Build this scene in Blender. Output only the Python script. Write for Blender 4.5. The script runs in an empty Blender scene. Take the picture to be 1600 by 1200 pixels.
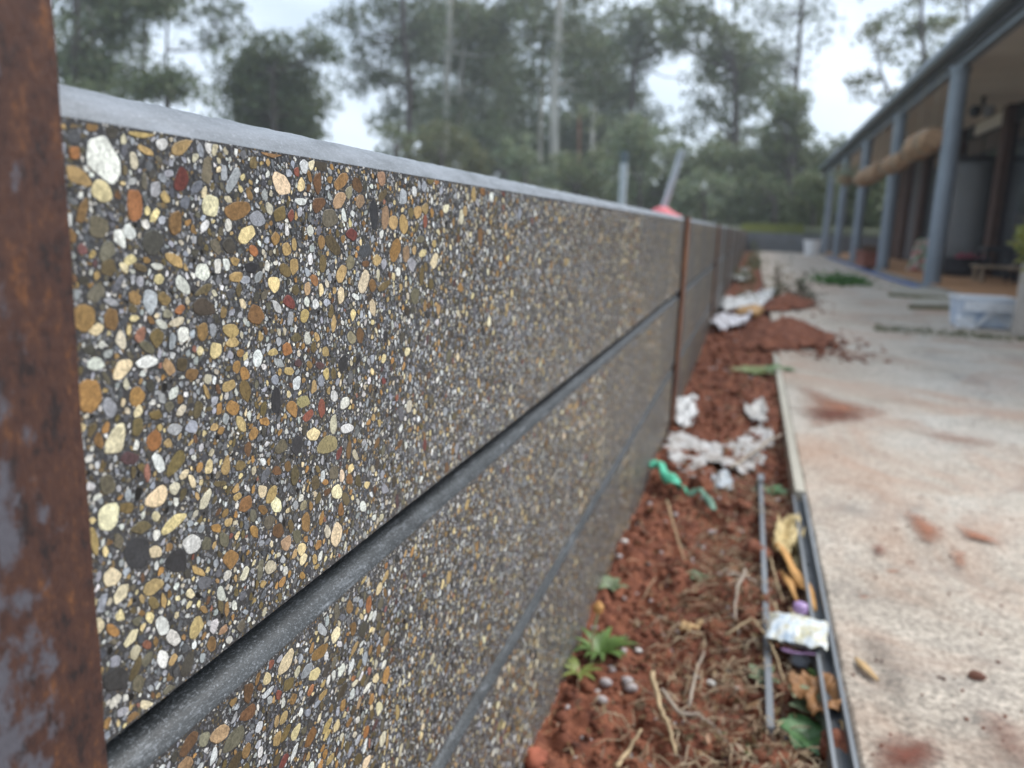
import bpy, bmesh, math, random
import numpy as np
from mathutils import Vector, Matrix, noise

random.seed(7)
rng = np.random.default_rng(11)
sc = bpy.context.scene
col = sc.collection

# ------------------------------------------------------------------ camera
F = 1250.0
_Y = np.array([377., -237., F]); _dn = np.array([-230., 0., F]); _dn[1] = (-(_Y[0]*_dn[0]) - F*F)/_Y[1]
_Y /= np.linalg.norm(_Y); _dn /= np.linalg.norm(_dn); _Z = -_dn; _X = np.cross(_Y, _Z)
R = np.array([_X, _Y, _Z])
cam = bpy.data.cameras.new('camera'); cam_o = bpy.data.objects.new('camera', cam); col.objects.link(cam_o)
cam.sensor_width = 36; cam.sensor_fit = 'HORIZONTAL'; cam.lens = F/1600*36
cam.clip_start = 0.01; cam.clip_end = 2000
cam.dof.use_dof = True; cam.dof.focus_distance = 0.385; cam.dof.aperture_fstop = cam.lens/3.5; cam.dof.aperture_blades = 0
M = Matrix(((R[0, 0], -R[0, 1], -R[0, 2], 0), (R[1, 0], -R[1, 1], -R[1, 2], 0), (R[2, 0], -R[2, 1], -R[2, 2], 0), (0, 0, 0, 1)))
cam_o.matrix_world = M
sc.camera = cam_o

# ------------------------------------------------------------------ world
world = bpy.data.worlds.new('World'); sc.world = world; world.use_nodes = True
wn = world.node_tree; wn.nodes.clear()
def N(nt, t, **k):
    n = nt.nodes.new(t)
    for a, b in k.items(): setattr(n, a, b)
    return n
SUN_EL, SUN_AZ = math.radians(52), math.radians(60)
out = N(wn, 'ShaderNodeOutputWorld'); bg = N(wn, 'ShaderNodeBackground'); bg.inputs[1].default_value = 0.068
sky = N(wn, 'ShaderNodeTexSky', sky_type='NISHITA', sun_disc=False, sun_elevation=SUN_EL, sun_rotation=SUN_AZ)
sky.air_density = 1.0; sky.dust_density = 2.0
tc = N(wn, 'ShaderNodeTexCoord'); mp = N(wn, 'ShaderNodeMapping'); mp.inputs['Scale'].default_value = (1, 1, 2.4)
nz = N(wn, 'ShaderNodeTexNoise'); nz.inputs['Scale'].default_value = 3.2; nz.inputs['Detail'].default_value = 6
cr = N(wn, 'ShaderNodeValToRGB'); cr.color_ramp.elements[0].position = 0.40; cr.color_ramp.elements[1].position = 0.60
cr.color_ramp.elements[0].color = (.50, .50, .50, 1); cr.color_ramp.elements[1].color = (1, 1, 1, 1)
mx = N(wn, 'ShaderNodeMix', data_type='RGBA'); mx.inputs['B'].default_value = (6.7, 7.7, 8.9, 1)
L = wn.links.new
L(tc.outputs['Generated'], mp.inputs[0]); L(mp.outputs[0], nz.inputs[0]); L(nz.outputs[0], cr.inputs[0])
L(cr.outputs[0], mx.inputs['Factor']); L(sky.outputs[0], mx.inputs['A']); L(mx.outputs['Result'], bg.inputs[0]); L(bg.outputs[0], out.inputs[0])

sun = bpy.data.lights.new('sun', 'SUN'); sun.energy = 1.5; sun.angle = math.radians(30); sun.color = (1, .975, .94)
sun_o = bpy.data.objects.new('sun', sun); col.objects.link(sun_o)
sdir = Vector((math.sin(SUN_AZ)*math.cos(SUN_EL), math.cos(SUN_AZ)*math.cos(SUN_EL), math.sin(SUN_EL)))
sun_o.rotation_euler = sdir.to_track_quat('Z', 'Y').to_euler()

vs = sc.view_settings
vs.view_transform = 'Standard'; vs.look = 'None'; vs.exposure = 1.3; vs.gamma = 1; vs.use_curve_mapping = False
sc.cycles.max_bounces = 6; sc.cycles.transparent_max_bounces = 6
try:
    sc.cycles.use_denoising = True
except Exception: pass

# ------------------------------------------------------------------ helpers
def at(u, v, x=None, y=None, z=None, d=None):
    r = R @ np.array([(u-800)/F, (v-600)/F, 1.])
    if d is not None: return r/np.linalg.norm(r)*d
    t = x/r[0] if x is not None else (y/r[1] if y is not None else z/r[2])
    return r*t
def lin(c):
    return tuple((((x/255+.055)/1.055)**2.4 if x > 10 else x/255/12.92) for x in c)
def tag(o, label=None, cat=None, group=None, kind=None):
    if label: o['label'] = label
    if cat: o['category'] = cat
    if group: o['group'] = group
    if kind: o['kind'] = kind
    return o
def empty(name, loc=(0, 0, 0), rz=0, **k):
    o = bpy.data.objects.new(name, None); col.objects.link(o); o.location = loc; o.rotation_euler.z = rz
    o.empty_display_size = .05
    return tag(o, **k)
def mk(name, verts, faces, mat=None, parent=None, smooth=False, loc=None, **k):
    me = bpy.data.meshes.new(name)
    me.from_pydata([tuple(v) for v in verts], [], [tuple(int(i) for i in f) for f in faces])
    if mat: me.materials.append(mat)
    if smooth: me.polygons.foreach_set('use_smooth', [True]*len(me.polygons))
    me.update()
    o = bpy.data.objects.new(name, me); col.objects.link(o)
    if parent: o.parent = parent
    if loc is not None: o.location = loc
    return tag(o, **k)
class B:
    """collects verts/faces"""
    def __init__(s): s.v = []; s.f = []
    def add(s, v, f):
        n = len(s.v); s.v += [tuple(p) for p in v]; s.f += [tuple(i+n for i in q) for q in f]; return s
    def box(s, a, b, jit=0):
        x0, y0, z0 = a; x1, y1, z1 = b
        v = [(x0,y0,z0),(x1,y0,z0),(x1,y1,z0),(x0,y1,z0),(x0,y0,z1),(x1,y0,z1),(x1,y1,z1),(x0,y1,z1)]
        if jit: v = [tuple(c+random.uniform(-jit, jit) for c in p) for p in v]
        return s.add(v, [(0,3,2,1),(4,5,6,7),(0,1,5,4),(1,2,6,5),(2,3,7,6),(3,0,4,7)])
    def tube(s, pts, rad, n=8, cap=True):
        pts = [Vector(p) for p in pts]
        if not hasattr(rad, '__len__'): rad = [rad]*len(pts)
        rings = []; up = None
        for i, p in enumerate(pts):
            t = (pts[min(i+1, len(pts)-1)]-pts[max(i-1, 0)]).normalized()
            if up is None:
                up = Vector((0, 0, 1)) if abs(t.z) < .9 else Vector((1, 0, 0))
            a = t.cross(up).normalized(); b = a.cross(t).normalized(); up = b
            rings.append([p+(a*math.cos(w)+b*math.sin(w))*rad[i] for w in [2*math.pi*k/n for k in range(n)]])
        v = [q for r in rings for q in r]; f = []
        for i in range(len(rings)-1):
            for k in range(n):
                f.append((i*n+k, i*n+(k+1) % n, (i+1)*n+(k+1) % n, (i+1)*n+k))
        if cap: f.append(tuple(range(n-1, -1, -1))); f.append(tuple((len(rings)-1)*n+k for k in range(n)))
        return s.add(v, f)
    def lathe(s, prof, c=(0, 0, 0), n=20, wob=0):
        v = []; f = []
        for r, z in prof:
            for k in range(n):
                w = 2*math.pi*k/n; rr = r*(1+random.uniform(-wob, wob))
                v.append((c[0]+rr*math.cos(w), c[1]+rr*math.sin(w), c[2]+z))
        m = len(prof)
        for i in range(m-1):
            for k in range(n): f.append((i*n+k, i*n+(k+1) % n, (i+1)*n+(k+1) % n, (i+1)*n+k))
        f.append(tuple(range(n-1, -1, -1))); f.append(tuple((m-1)*n+k for k in range(n)))
        return s.add(v, f)
    def out(s, name, mat, parent=None, **k): return mk(name, s.v, s.f, mat, parent, **k)

def copy_tree(o, parent=None):
    kids = [c for c in bpy.data.objects if c.parent == o]
    c = o.copy(); col.objects.link(c)
    if parent: c.parent = parent
    for ch in kids: copy_tree(ch, c)
    return c

# ------------------------------------------------------------------ materials
def mat(name, base=(.5, .5, .5), rough=.7, metal=0, spec=.5):
    m = bpy.data.materials.new(name); m.use_nodes = True
    b = m.node_tree.nodes['Principled BSDF']
    b.inputs['Base Color'].default_value = (*base, 1); b.inputs['Roughness'].default_value = rough
    b.inputs['Metallic'].default_value = metal; b.inputs['Specular IOR Level'].default_value = spec
    return m
def vary(m, stops, scale=5, detail=6, rough=.6, stretch=(1, 1, 1), bump=0, bscale=None, bdist=.002, seed=0, pos=None, dist=0):
    """noise -> colour ramp into base colour, plus a fine bump"""
    nt = m.node_tree; b = nt.nodes['Principled BSDF']; l = nt.links.new
    tc = N(nt, 'ShaderNodeTexCoord'); mp = N(nt, 'ShaderNodeMapping'); mp.inputs['Scale'].default_value = stretch
    mp.inputs['Location'].default_value = (seed*1.7, seed*.9, seed*2.3)
    l(tc.outputs['Object'], mp.inputs[0])
    n = N(nt, 'ShaderNodeTexNoise'); n.inputs['Scale'].default_value = scale; n.inputs['Detail'].default_value = detail
    n.inputs['Roughness'].default_value = rough; n.inputs['Distortion'].default_value = dist; l(mp.outputs[0], n.inputs[0])
    r = N(nt, 'ShaderNodeValToRGB'); els = r.color_ramp.elements
    k = len(stops)
    for i in range(k-2): els.new(.5)
    for i, c in enumerate(stops):
        els[i].position = pos[i] if pos else .3+.4*i/(k-1); els[i].color = (*c, 1)
    l(n.outputs[0], r.inputs[0]); l(r.outputs[0], b.inputs['Base Color'])
    if bump:
        n2 = N(nt, 'ShaderNodeTexNoise'); n2.inputs['Scale'].default_value = bscale or scale*6; n2.inputs['Detail'].default_value = 5
        l(mp.outputs[0], n2.inputs[0]); bp = N(nt, 'ShaderNodeBump'); bp.inputs['Strength'].default_value = bump
        bp.inputs['Distance'].default_value = bdist; l(n2.outputs[0], bp.inputs['Height']); l(bp.outputs[0], b.inputs['Normal'])
    return m, r, mp

GAIN = 1.0
def alb(c, g=1.0): return tuple(min(.85, x*g*GAIN) for x in lin(c))

# terrazzo cement with fine crushed aggregate
def cement_fine():
    m = mat('cement_fine', rough=.45); nt = m.node_tree; b = nt.nodes['Principled BSDF']; l = nt.links.new
    tc = N(nt, 'ShaderNodeTexCoord')
    def layer(scale, lo, hi, thr, seed):
        mp = N(nt, 'ShaderNodeMapping'); mp.inputs['Location'].default_value = (seed, seed*.3, seed*.7); l(tc.outputs['Object'], mp.inputs[0])
        v = N(nt, 'ShaderNodeTexVoronoi', feature='F1'); v.inputs['Scale'].default_value = scale; l(mp.outputs[0], v.inputs['Vector'])
        e = N(nt, 'ShaderNodeTexVoronoi', feature='DISTANCE_TO_EDGE'); e.inputs['Scale'].default_value = scale; l(mp.outputs[0], e.inputs['Vector'])
        sep = N(nt, 'ShaderNodeSeparateColor'); l(v.outputs['Color'], sep.inputs[0])
        r = N(nt, 'ShaderNodeValToRGB'); r.color_ramp.interpolation = 'CONSTANT'
        cols = [lo, (.035, .036, .039), (.07, .074, .080), (.13, .135, .145), (.27, .275, .285), (.19, .13, .06), (.10, .085, .05), hi]
        for i in range(6): r.color_ramp.elements.new(.5)
        for i, (c, p) in enumerate(zip(cols, [0, .30, .45, .62, .76, .86, .91, .965])):
            r.color_ramp.elements[i].position = p; r.color_ramp.elements[i].color = (*c, 1)
        l(sep.outputs[0], r.inputs[0])
        # edge mask, per cell threshold so grains differ in size
        ma = N(nt, 'ShaderNodeMath', operation='MULTIPLY_ADD'); ma.inputs[1].default_value = thr*1.2; ma.inputs[2].default_value = thr*.5; l(sep.outputs[1], ma.inputs[0])
        gt = N(nt, 'ShaderNodeMath', operation='GREATER_THAN'); l(e.outputs['Distance'], gt.inputs[0]); l(ma.outputs[0], gt.inputs[1])
        return r.outputs[0], gt.outputs[0]
    c1, m1 = layer(900, (.035, .035, .037), (.55, .54, .50), .10, 0)
    c2, m2 = layer(480, (.048, .047, .046), (.50, .48, .43), .20, 3.3)
    mat0 = N(nt, 'ShaderNodeMix', data_type='RGBA'); mat0.inputs['A'].default_value = (.042, .042, .043, 1); l(m1, mat0.inputs['Factor']); l(c1, mat0.inputs['B'])
    mat1 = N(nt, 'ShaderNodeMix', data_type='RGBA'); l(m2, mat1.inputs['Factor']); l(mat0.outputs['Result'], mat1.inputs['A']); l(c2, mat1.inputs['B'])
    # larger tonal drift
    nz = N(nt, 'ShaderNodeTexNoise'); nz.inputs['Scale'].default_value = 9; l(tc.outputs['Object'], nz.inputs[0])
    mr = N(nt, 'ShaderNodeMapRange'); mr.inputs['To Min'].default_value = .7; mr.inputs['To Max'].default_value = 1.3; l(nz.outputs[0], mr.inputs[0])
    mul = N(nt, 'ShaderNodeMix', data_type='RGBA', blend_type='MULTIPLY'); mul.inputs['Factor'].default_value = 1
    l(mat1.outputs['Result'], mul.inputs['A']); l(mr.outputs[0], mul.inputs['B']); l(mul.outputs['Result'], b.inputs['Base Color'])
    return m
def smooth_cement():
    m = mat('smooth_cement', rough=.48)
    vary(m, [(.10, .112, .122), (.165, .182, .20), (.215, .235, .262)], 75, 8, .7, (1, .3, 1), bump=.5, bscale=1100, bdist=.0004, pos=[.32, .5, .66])
    nt = m.node_tree; b = nt.nodes['Principled BSDF']; l = nt.links.new
    tc = nt.nodes['Texture Coordinate']
    def streak(scale, st, lo, hi, colr, src, amt=1.0):
        mp = N(nt, 'ShaderNodeMapping'); mp.inputs['Scale'].default_value = st; l(tc.outputs['Object'], mp.inputs[0])
        n = N(nt, 'ShaderNodeTexNoise'); n.inputs['Scale'].default_value = scale; n.inputs['Detail'].default_value = 9; n.inputs['Roughness'].default_value = .78; n.inputs['Distortion'].default_value = .6; l(mp.outputs[0], n.inputs[0])
        r = N(nt, 'ShaderNodeValToRGB'); r.color_ramp.elements[0].position = lo; r.color_ramp.elements[1].position = hi; r.color_ramp.elements[1].color = (amt, amt, amt, 1); l(n.outputs[0], r.inputs[0])
        mx = N(nt, 'ShaderNodeMix', data_type='RGBA'); mx.inputs['B'].default_value = (*colr, 1)
        l(src, mx.inputs['A']); l(r.outputs[0], mx.inputs['Factor']); return mx.outputs['Result']
    s = b.inputs['Base Color'].links[0].from_socket
    s = streak(160, (1, .16, 1), .54, .74, (.33, .36, .39), s, .6)
    s = streak(900, (1, .6, 1), .52, .66, (.36, .385, .42), s, .6)
    s = streak(420, (1, 1, 1), .68, .72, (.02, .02, .022), s, .8)
    l(s, b.inputs['Base Color'])
    return m
def shaded_cement():  # smooth cement copy, base darkened to paint in the groove overhang's shade
    m = smooth_cement(); m.name = 'shaded_cement'
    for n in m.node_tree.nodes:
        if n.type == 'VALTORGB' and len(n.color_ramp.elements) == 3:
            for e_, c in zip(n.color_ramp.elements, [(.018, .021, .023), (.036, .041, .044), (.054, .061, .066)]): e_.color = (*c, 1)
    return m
def pebble_mat():
    m = mat('pebble_stone', rough=.5); nt = m.node_tree; b = nt.nodes['Principled BSDF']; l = nt.links.new
    a = N(nt, 'ShaderNodeAttribute'); a.attribute_name = 'col'
    tc = N(nt, 'ShaderNodeTexCoord')
    geo = N(nt, 'ShaderNodeNewGeometry')
    n = N(nt, 'ShaderNodeTexNoise'); n.inputs['Scale'].default_value = 1700; n.inputs['Detail'].default_value = 5; n.inputs['Roughness'].default_value = .7; l(geo.outputs['Position'], n.inputs[0])
    mr = N(nt, 'ShaderNodeMapRange'); mr.inputs['From Min'].default_value = .3; mr.inputs['From Max'].default_value = .7; mr.inputs['To Min'].default_value = .55; mr.inputs['To Max'].default_value = 1.38; l(n.outputs[0], mr.inputs[0])
    n2 = N(nt, 'ShaderNodeTexNoise'); n2.inputs['Scale'].default_value = 330; n2.inputs['Detail'].default_value = 3; n2.inputs['Distortion'].default_value = 1.5; l(geo.outputs['Position'], n2.inputs[0])
    mr2 = N(nt, 'ShaderNodeMapRange'); mr2.inputs['From Min'].default_value = .3; mr2.inputs['From Max'].default_value = .7; mr2.inputs['To Min'].default_value = .62; mr2.inputs['To Max'].default_value = 1.3; l(n2.outputs[0], mr2.inputs[0])
    mm = N(nt, 'ShaderNodeMath', operation='MULTIPLY'); l(mr.outputs[0], mm.inputs[0]); l(mr2.outputs[0], mm.inputs[1])
    mul = N(nt, 'ShaderNodeMix', data_type='RGBA', blend_type='MULTIPLY'); mul.inputs['Factor'].default_value = 1
    l(a.outputs['Color'], mul.inputs['A']); l(mm.outputs[0], mul.inputs['B']); l(mul.outputs['Result'], b.inputs['Base Color'])
    return m
def rust_mat():
    m = mat('rusty_steel', rough=.75)
    vary(m, [(.016, .009, .009), (.050, .020, .014), (.064, .026, .016), (.17, .066, .022)], 150, 9, .75, (1, 1, .5), bump=.8, bscale=520, bdist=.0008, pos=[.38, .46, .56, .70])
    nt = m.node_tree; b = nt.nodes['Principled BSDF']; l = nt.links.new; tc = nt.nodes['Texture Coordinate']
    n = N(nt, 'ShaderNodeTexNoise'); n.inputs['Scale'].default_value = 90; n.inputs['Detail'].default_value = 8; n.inputs['Roughness'].default_value = .7
    mp = N(nt, 'ShaderNodeMapping'); mp.inputs['Scale'].default_value = (1, 1.0, .7); l(tc.outputs['Object'], mp.inputs[0]); l(mp.outputs[0], n.inputs[0])
    # rolled scale survives along one side of the flange and lower down
    sp = N(nt, 'ShaderNodeSeparateXYZ'); l(tc.outputs['Object'], sp.inputs[0])
    a1 = N(nt, 'ShaderNodeMath', operation='MULTIPLY_ADD'); a1.inputs[1].default_value = -24; a1.inputs[2].default_value = .58; l(sp.outputs['Y'], a1.inputs[0])
    a2 = N(nt, 'ShaderNodeMath', operation='MULTIPLY_ADD'); a2.inputs[1].default_value = -.9; a2.inputs[2].default_value = .56; l(sp.outputs['Z'], a2.inputs[0])
    a3 = N(nt, 'ShaderNodeMath', operation='ADD'); l(a1.outputs[0], a3.inputs[0]); l(a2.outputs[0], a3.inputs[1])
    a5 = N(nt, 'ShaderNodeMath', operation='MULTIPLY_ADD'); a5.inputs[1].default_value = 3.0; a5.inputs[2].default_value = -1.04; l(n.outputs[0], a5.inputs[0])
    a4 = N(nt, 'ShaderNodeMath', operation='ADD'); l(a3.outputs[0], a4.inputs[0]); l(a5.outputs[0], a4.inputs[1])
    r = N(nt, 'ShaderNodeValToRGB'); r.color_ramp.elements[0].position = .50; r.color_ramp.elements[1].position = .80; l(a4.outputs[0], r.inputs[0])
    mx = N(nt, 'ShaderNodeMix', data_type='RGBA'); mx.inputs['B'].default_value = (.085, .082, .098, 1)
    src = b.inputs['Base Color'].links[0].from_socket
    l(src, mx.inputs['A']); l(r.outputs[0], mx.inputs['Factor']); l(mx.outputs['Result'], b.inputs['Base Color'])
    return m
CEM, SMO, PEB, RUST = cement_fine(), smooth_cement(), pebble_mat(), rust_mat()
SMO_SHADE = shaded_cement(); RUST2 = mat('rusty_steel_brown'); vary(RUST2, [(.035, .013, .010), (.11, .042, .022), (.20, .085, .035), (.34, .16, .06)], 14, 8, .7, (1, 1, .4), bump=.5, bscale=200, pos=[.30, .46, .58, .75])
MT = {}
def simple(name, base, rough=.7, var=.25, scale=8, bump=.0, bdist=.002, bscale=None, metal=0, stretch=(1, 1, 1)):
    if name in MT: return MT[name]
    m = mat(name, base, rough, metal)
    vary(m, [tuple(c*(1-var) for c in base), base, tuple(min(.9, c*(1+var)) for c in base)], scale, 6, .6, stretch, bump=bump, bdist=bdist, bscale=bscale, seed=len(MT))
    MT[name] = m; return m

# ------------------------------------------------------------------ ground and terrain
SL, SOIL, WX = -0.59, -0.635, -0.2      # slab top, soil level, wall face
SX = 0.172                                # slab edge beside the soil strip
def fbm(x, y, z=0, o=5): return noise.fractal(Vector((x, y, z)), .9, 2.1, o)

g = simple('dirt_ground', (.10, .055, .035), .95, .35, 2, .5, .02)
mk('ground', [(-140, -60, -.80), (140, -60, -.80), (140, 160, -.80), (-140, 160, -.80)], [(0, 1, 2, 3)], g, kind='structure')
def terr(x, y):
    if y < 27.75: return -.07 if y > 1 else -.07
    h = -.05+.32*min(1, (y-27.75)/2.2)+max(0, y-32)*.012
    return h+.08*fbm(x*.15, y*.15)
gm = simple('grass_bank', (.065, .075, .035), .95, .4, 3, .6, .03)
# terrace behind the wall (retained ground)
mk('terrace_ground', [(-90, -20, -.07), (-.285, -20, -.07), (-.285, 27.8, -.07), (-90, 27.8, -.07)], [(0, 1, 2, 3)], simple('terrace_grass', (.07, .085, .03), .95, .4, 2, .5, .02), kind='structure')
xs = np.linspace(-138, 138, 70); ys = np.concatenate([np.array([27.75, 28.4, 29.2, 30, 31]), np.linspace(33, 158, 30)])
v = [(x, y, terr(x, y)) for y in ys for x in xs]; nx = len(xs)
mk('hillside', v, [(j*nx+i, j*nx+i+1, (j+1)*nx+i+1, (j+1)*nx+i) for j in range(len(ys)-1) for i in range(nx-1)], gm, smooth=True, kind='structure')

# soil strip, displaced
def soil_mat():
    m = mat('red_soil', rough=.95)
    vary(m, [(.028, .011, .008), (.140, .044, .022), (.25, .090, .045), (.34, .20, .12)], 26, 9, .72, bump=.9, bscale=260, bdist=.003, pos=[.28, .45, .62, .82])
    return m
SOILM = soil_mat()
def soil_h(x, y):
    e = (x-WX)/(SX-WX)
    h = .022*fbm(x*7, y*4)+.013*fbm(x*22, y*22, 3)+.007*fbm(x*60, y*60, 7, 3)
    h += .014*max(0, fbm(x*35, y*35, 9, 2))**.7 if fbm(x*35, y*35, 9, 2) > 0 else 0
    # dish beside the form, heap by the wall between 2.5 and 6 m
    h += -.020*math.exp(-((x-.125)/.03)**2) if y < 2.6 else 0
    h += .03*math.exp(-((y-3.3)/.8)**2)*(1-abs(e-.5))+.045*math.exp(-((y-5.0)/.9)**2)+.03*math.exp(-((y-8.1)/.7)**2)
    return SOIL+.004+h
yy = [.25]
while yy[-1] < 27.7: yy.append(yy[-1]+max(.0045, (yy[-1]-.4)*.0048) if yy[-1] > .5 else yy[-1]+.01)
yy[-1] = 27.7
xx = np.linspace(WX-.004, SX+.01, 76)
v = [(x, y, soil_h(x, y)) for y in yy for x in xx]; nx = len(xx)
mk('soil_strip', v, [(j*nx+i, j*nx+i+1, (j+1)*nx+i+1, (j+1)*nx+i) for j in range(len(yy)-1) for i in range(nx-1)], SOILM, smooth=True, kind='structure')
print('soil rows', len(yy))

# concrete slab, exposed rough broom
def slab_mat():
    m = mat('slab_concrete', rough=.9)
    nt = m.node_tree; b = nt.nodes['Principled BSDF']; l = nt.links.new
    tc = N(nt, 'ShaderNodeTexCoord'); P = tc.outputs['Object']
    def noise_(scale, det=6, ro=.6, dist=0, loc=(0, 0, 0), sc_=(1, 1, 1)):
        mp = N(nt, 'ShaderNodeMapping'); mp.inputs['Location'].default_value = loc; mp.inputs['Scale'].default_value = sc_; l(P, mp.inputs[0])
        n = N(nt, 'ShaderNodeTexNoise'); n.inputs['Scale'].default_value = scale; n.inputs['Detail'].default_value = det; n.inputs['Roughness'].default_value = ro; n.inputs['Distortion'].default_value = dist
        l(mp.outputs[0], n.inputs[0]); return n.outputs[0]
    def ramp(f, stops):
        r = N(nt, 'ShaderNodeValToRGB')
        for i in range(len(stops)-2): r.color_ramp.elements.new(.5)
        for e, (p, c) in zip(r.color_ramp.elements, stops): e.position = p; e.color = (*c, 1) if hasattr(c, '__len__') else (c, c, c, 1)
        l(f, r.inputs[0]); return r.outputs[0]
    def mixc(a, bb, f, mode='MIX'):
        x = N(nt, 'ShaderNodeMix', data_type='RGBA', blend_type=mode)
        (l(a, x.inputs['A']) if hasattr(a, 'node') else setattr(x.inputs['A'], 'default_value', (*a, 1)))
        (l(bb, x.inputs['B']) if hasattr(bb, 'node') else setattr(x.inputs['B'], 'default_value', (*bb, 1)))
        (l(f, x.inputs['Factor']) if hasattr(f, 'node') else setattr(x.inputs['Factor'], 'default_value', f))
        return x.outputs['Result']
    base = ramp(noise_(2.3, 5, .55), [(.3, (.385, .325, .262)), (.5, (.475, .415, .345)), (.7, (.515, .475, .415))])
    fine = ramp(noise_(120, 6, .75), [(.38, .5), (.5, .95), (.62, 1.35)])
    c = mixc(base, fine, 1.0, 'MULTIPLY')
    grit = ramp(noise_(45, 7, .78, 1.0), [(.38, .62), (.50, 1.0), (.66, 1.2)])
    c = mixc(c, grit, .8, 'MULTIPLY')
    pits = ramp(noise_(240, 3, .6), [(.30, .5), (.42, 1.0)])
    c = mixc(c, pits, .4, 'MULTIPLY')
    # grey-dark damp staining
    st = ramp(noise_(3.1, 7, .65, 1.0, (4, 1, 0)), [(.52, 0.), (.70, .65)])
    c = mixc(c, (.19, .165, .145), st)
    # red soil dust
    dust = ramp(noise_(2.1, 7, .65, .8, (9, 3, 0), (1, .8, 1)), [(.47, 0.), (.70, .62)])
    c = mixc(c, (.38, .21, .13), dust)
    spots = ramp(noise_(14, 5, .6, .5, (2, 7, 0)), [(.66, 0.), (.72, .8)])
    c = mixc(c, (.24, .10, .055), spots)
    l(c, b.inputs['Base Color'])
    bp = N(nt, 'ShaderNodeBump'); bp.inputs['Strength'].default_value = .8; bp.inputs['Distance'].default_value = .0025
    l(noise_(170, 6, .7), bp.inputs['Height']); l(bp.outputs[0], b.inputs['Normal'])
    return m
SLABM = slab_mat()
def slab(name, x0, x1, y0, y1, z=SL, res=.02, **k):
    """slab with an irregular left edge and chipped arris"""
    n = max(2, int((y1-y0)/res)); v = []; f = []
    for i in range(n+1):
        y = y0+(y1-y0)*i/n; e = .003*fbm(y*9, 1)+.0018*fbm(y*60, 5)
        v += [(x0+e, y, z-.16), (x0+e, y, z-.004), (x0+e+.004, y, z), (x1, y, z), (x1, y, z-.16)]
    for i in range(n):
        for k_ in range(4): a = i*5+k_; f.append((a, a+1, a+6, a+5))
    f += [(0, 1, 2, 3, 4), tuple(n*5+q for q in (4, 3, 2, 1, 0))]
    return mk(name, v, f, SLABM, **k)
slab('concrete_slab', SX, 2.12, -1.5, 5.60, kind='structure')
slab('concrete_slab', SX+.004, 2.12, 5.625, 27.7, z=SL-.004, res=.05, kind='structure')

# ------------------------------------------------------------------ retaining wall
PITCH, TOP = .2275, .0375
wall = empty('retaining_wall', (WX, 0, -.65), label='long low dark retaining wall of pebble faced concrete sleepers stacked between rusty steel posts', cat='wall')
def sleeper_profile(zt, c=.0105):
    zb = zt-PITCH+.0025
    p = [(-.0790, zb+.004), (-.0110, zb)]
    p[1] = (-.0300, zb+.0045)
    p += [(-.0170, zb+.0042), (-.0010, zb+.0038), (0, zb+.0047)]
    p += [(0, zt-c-.0006), (-.0008, zt-c+.0004)]
    if c > .012:      # rounded shoulder with an open shadow gap behind it
        return p+[(-.0022, zt-c+.0030), (-.0050, zt-.0090), (-.0085, zt-.0072), (-.0120, zt-.0066), (-.0180, zt-.0070), (-.0300, zt-.0080), (-.0440, zt-.0080), (-.0450, zt), (-.0790, zt-.001)]
    for t in (.12, .35, .55, .75, .92): p.append((-c*t-.0006+.0012*math.sin(t*3.14), zt-c+c*t+.0005*math.sin(t*3.14)))
    p += [(-c-.0013, zt-.0001), (-c-.0026, zt), (-.0790, zt-.001)]
    return p
def sleeper(y0, y1, row, fine):
    zt = TOP-PITCH*row
    prof = sleeper_profile(zt, .0105 if row == 0 else .0145); n = len(prof)
    ny = max(2, int((y1-y0)/(.004 if fine else .12)))
    v = []; f = []
    for i in range(ny+1):
        y = y0+(y1-y0)*i/ny
        for k, (x, z) in enumerate(prof):
            dx = dz = 0
            if fine and k > 6 and k < n-1:
                dx = .00035*fbm(y*90, k*2., row); dz = .00055*fbm(y*45, k*1.5, row+4)
            v.append((WX+x+dx, y, z+dz))
    for i in range(ny):
        for k in range(n):
            a = i*n+k; b_ = i*n+(k+1) % n
            f.append((a, a+n, b_+n, b_))
    f.append(tuple(range(n))); f.append(tuple(ny*n+k for k in range(n-1, -1, -1)))
    o = mk('sleeper', [(p[0]-WX, p[1], p[2]+.65) for p in v], f, None, wall)
    o.data.materials.append(CEM); o.data.materials.append(SMO if row == 0 else SMO_SHADE)  # lower rows get the copy with groove shade put into its colour
    mi = []
    for i in range(ny):
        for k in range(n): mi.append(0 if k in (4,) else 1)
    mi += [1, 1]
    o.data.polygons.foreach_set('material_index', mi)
    sm = [4 < q % n < n-4 for q in range(ny*n)]+[False, False]
    o.data.polygons.foreach_set('use_smooth', sm); o.data.update()
    return o
BAY = 2.4; PY0 = .142
posts_y = [PY0+BAY*i for i in range(12)]
sleepers = {}
for b_i in range(11):
    for row in range(3):
        y0, y1 = posts_y[b_i]+.006, posts_y[b_i+1]-.006
        sleepers[(b_i, row)] = sleeper(y0, y1, row, b_i == 0 and row < 2)
for row in range(3): sleeper(PY0-BAY+.006, PY0-.006, row, False)

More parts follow.
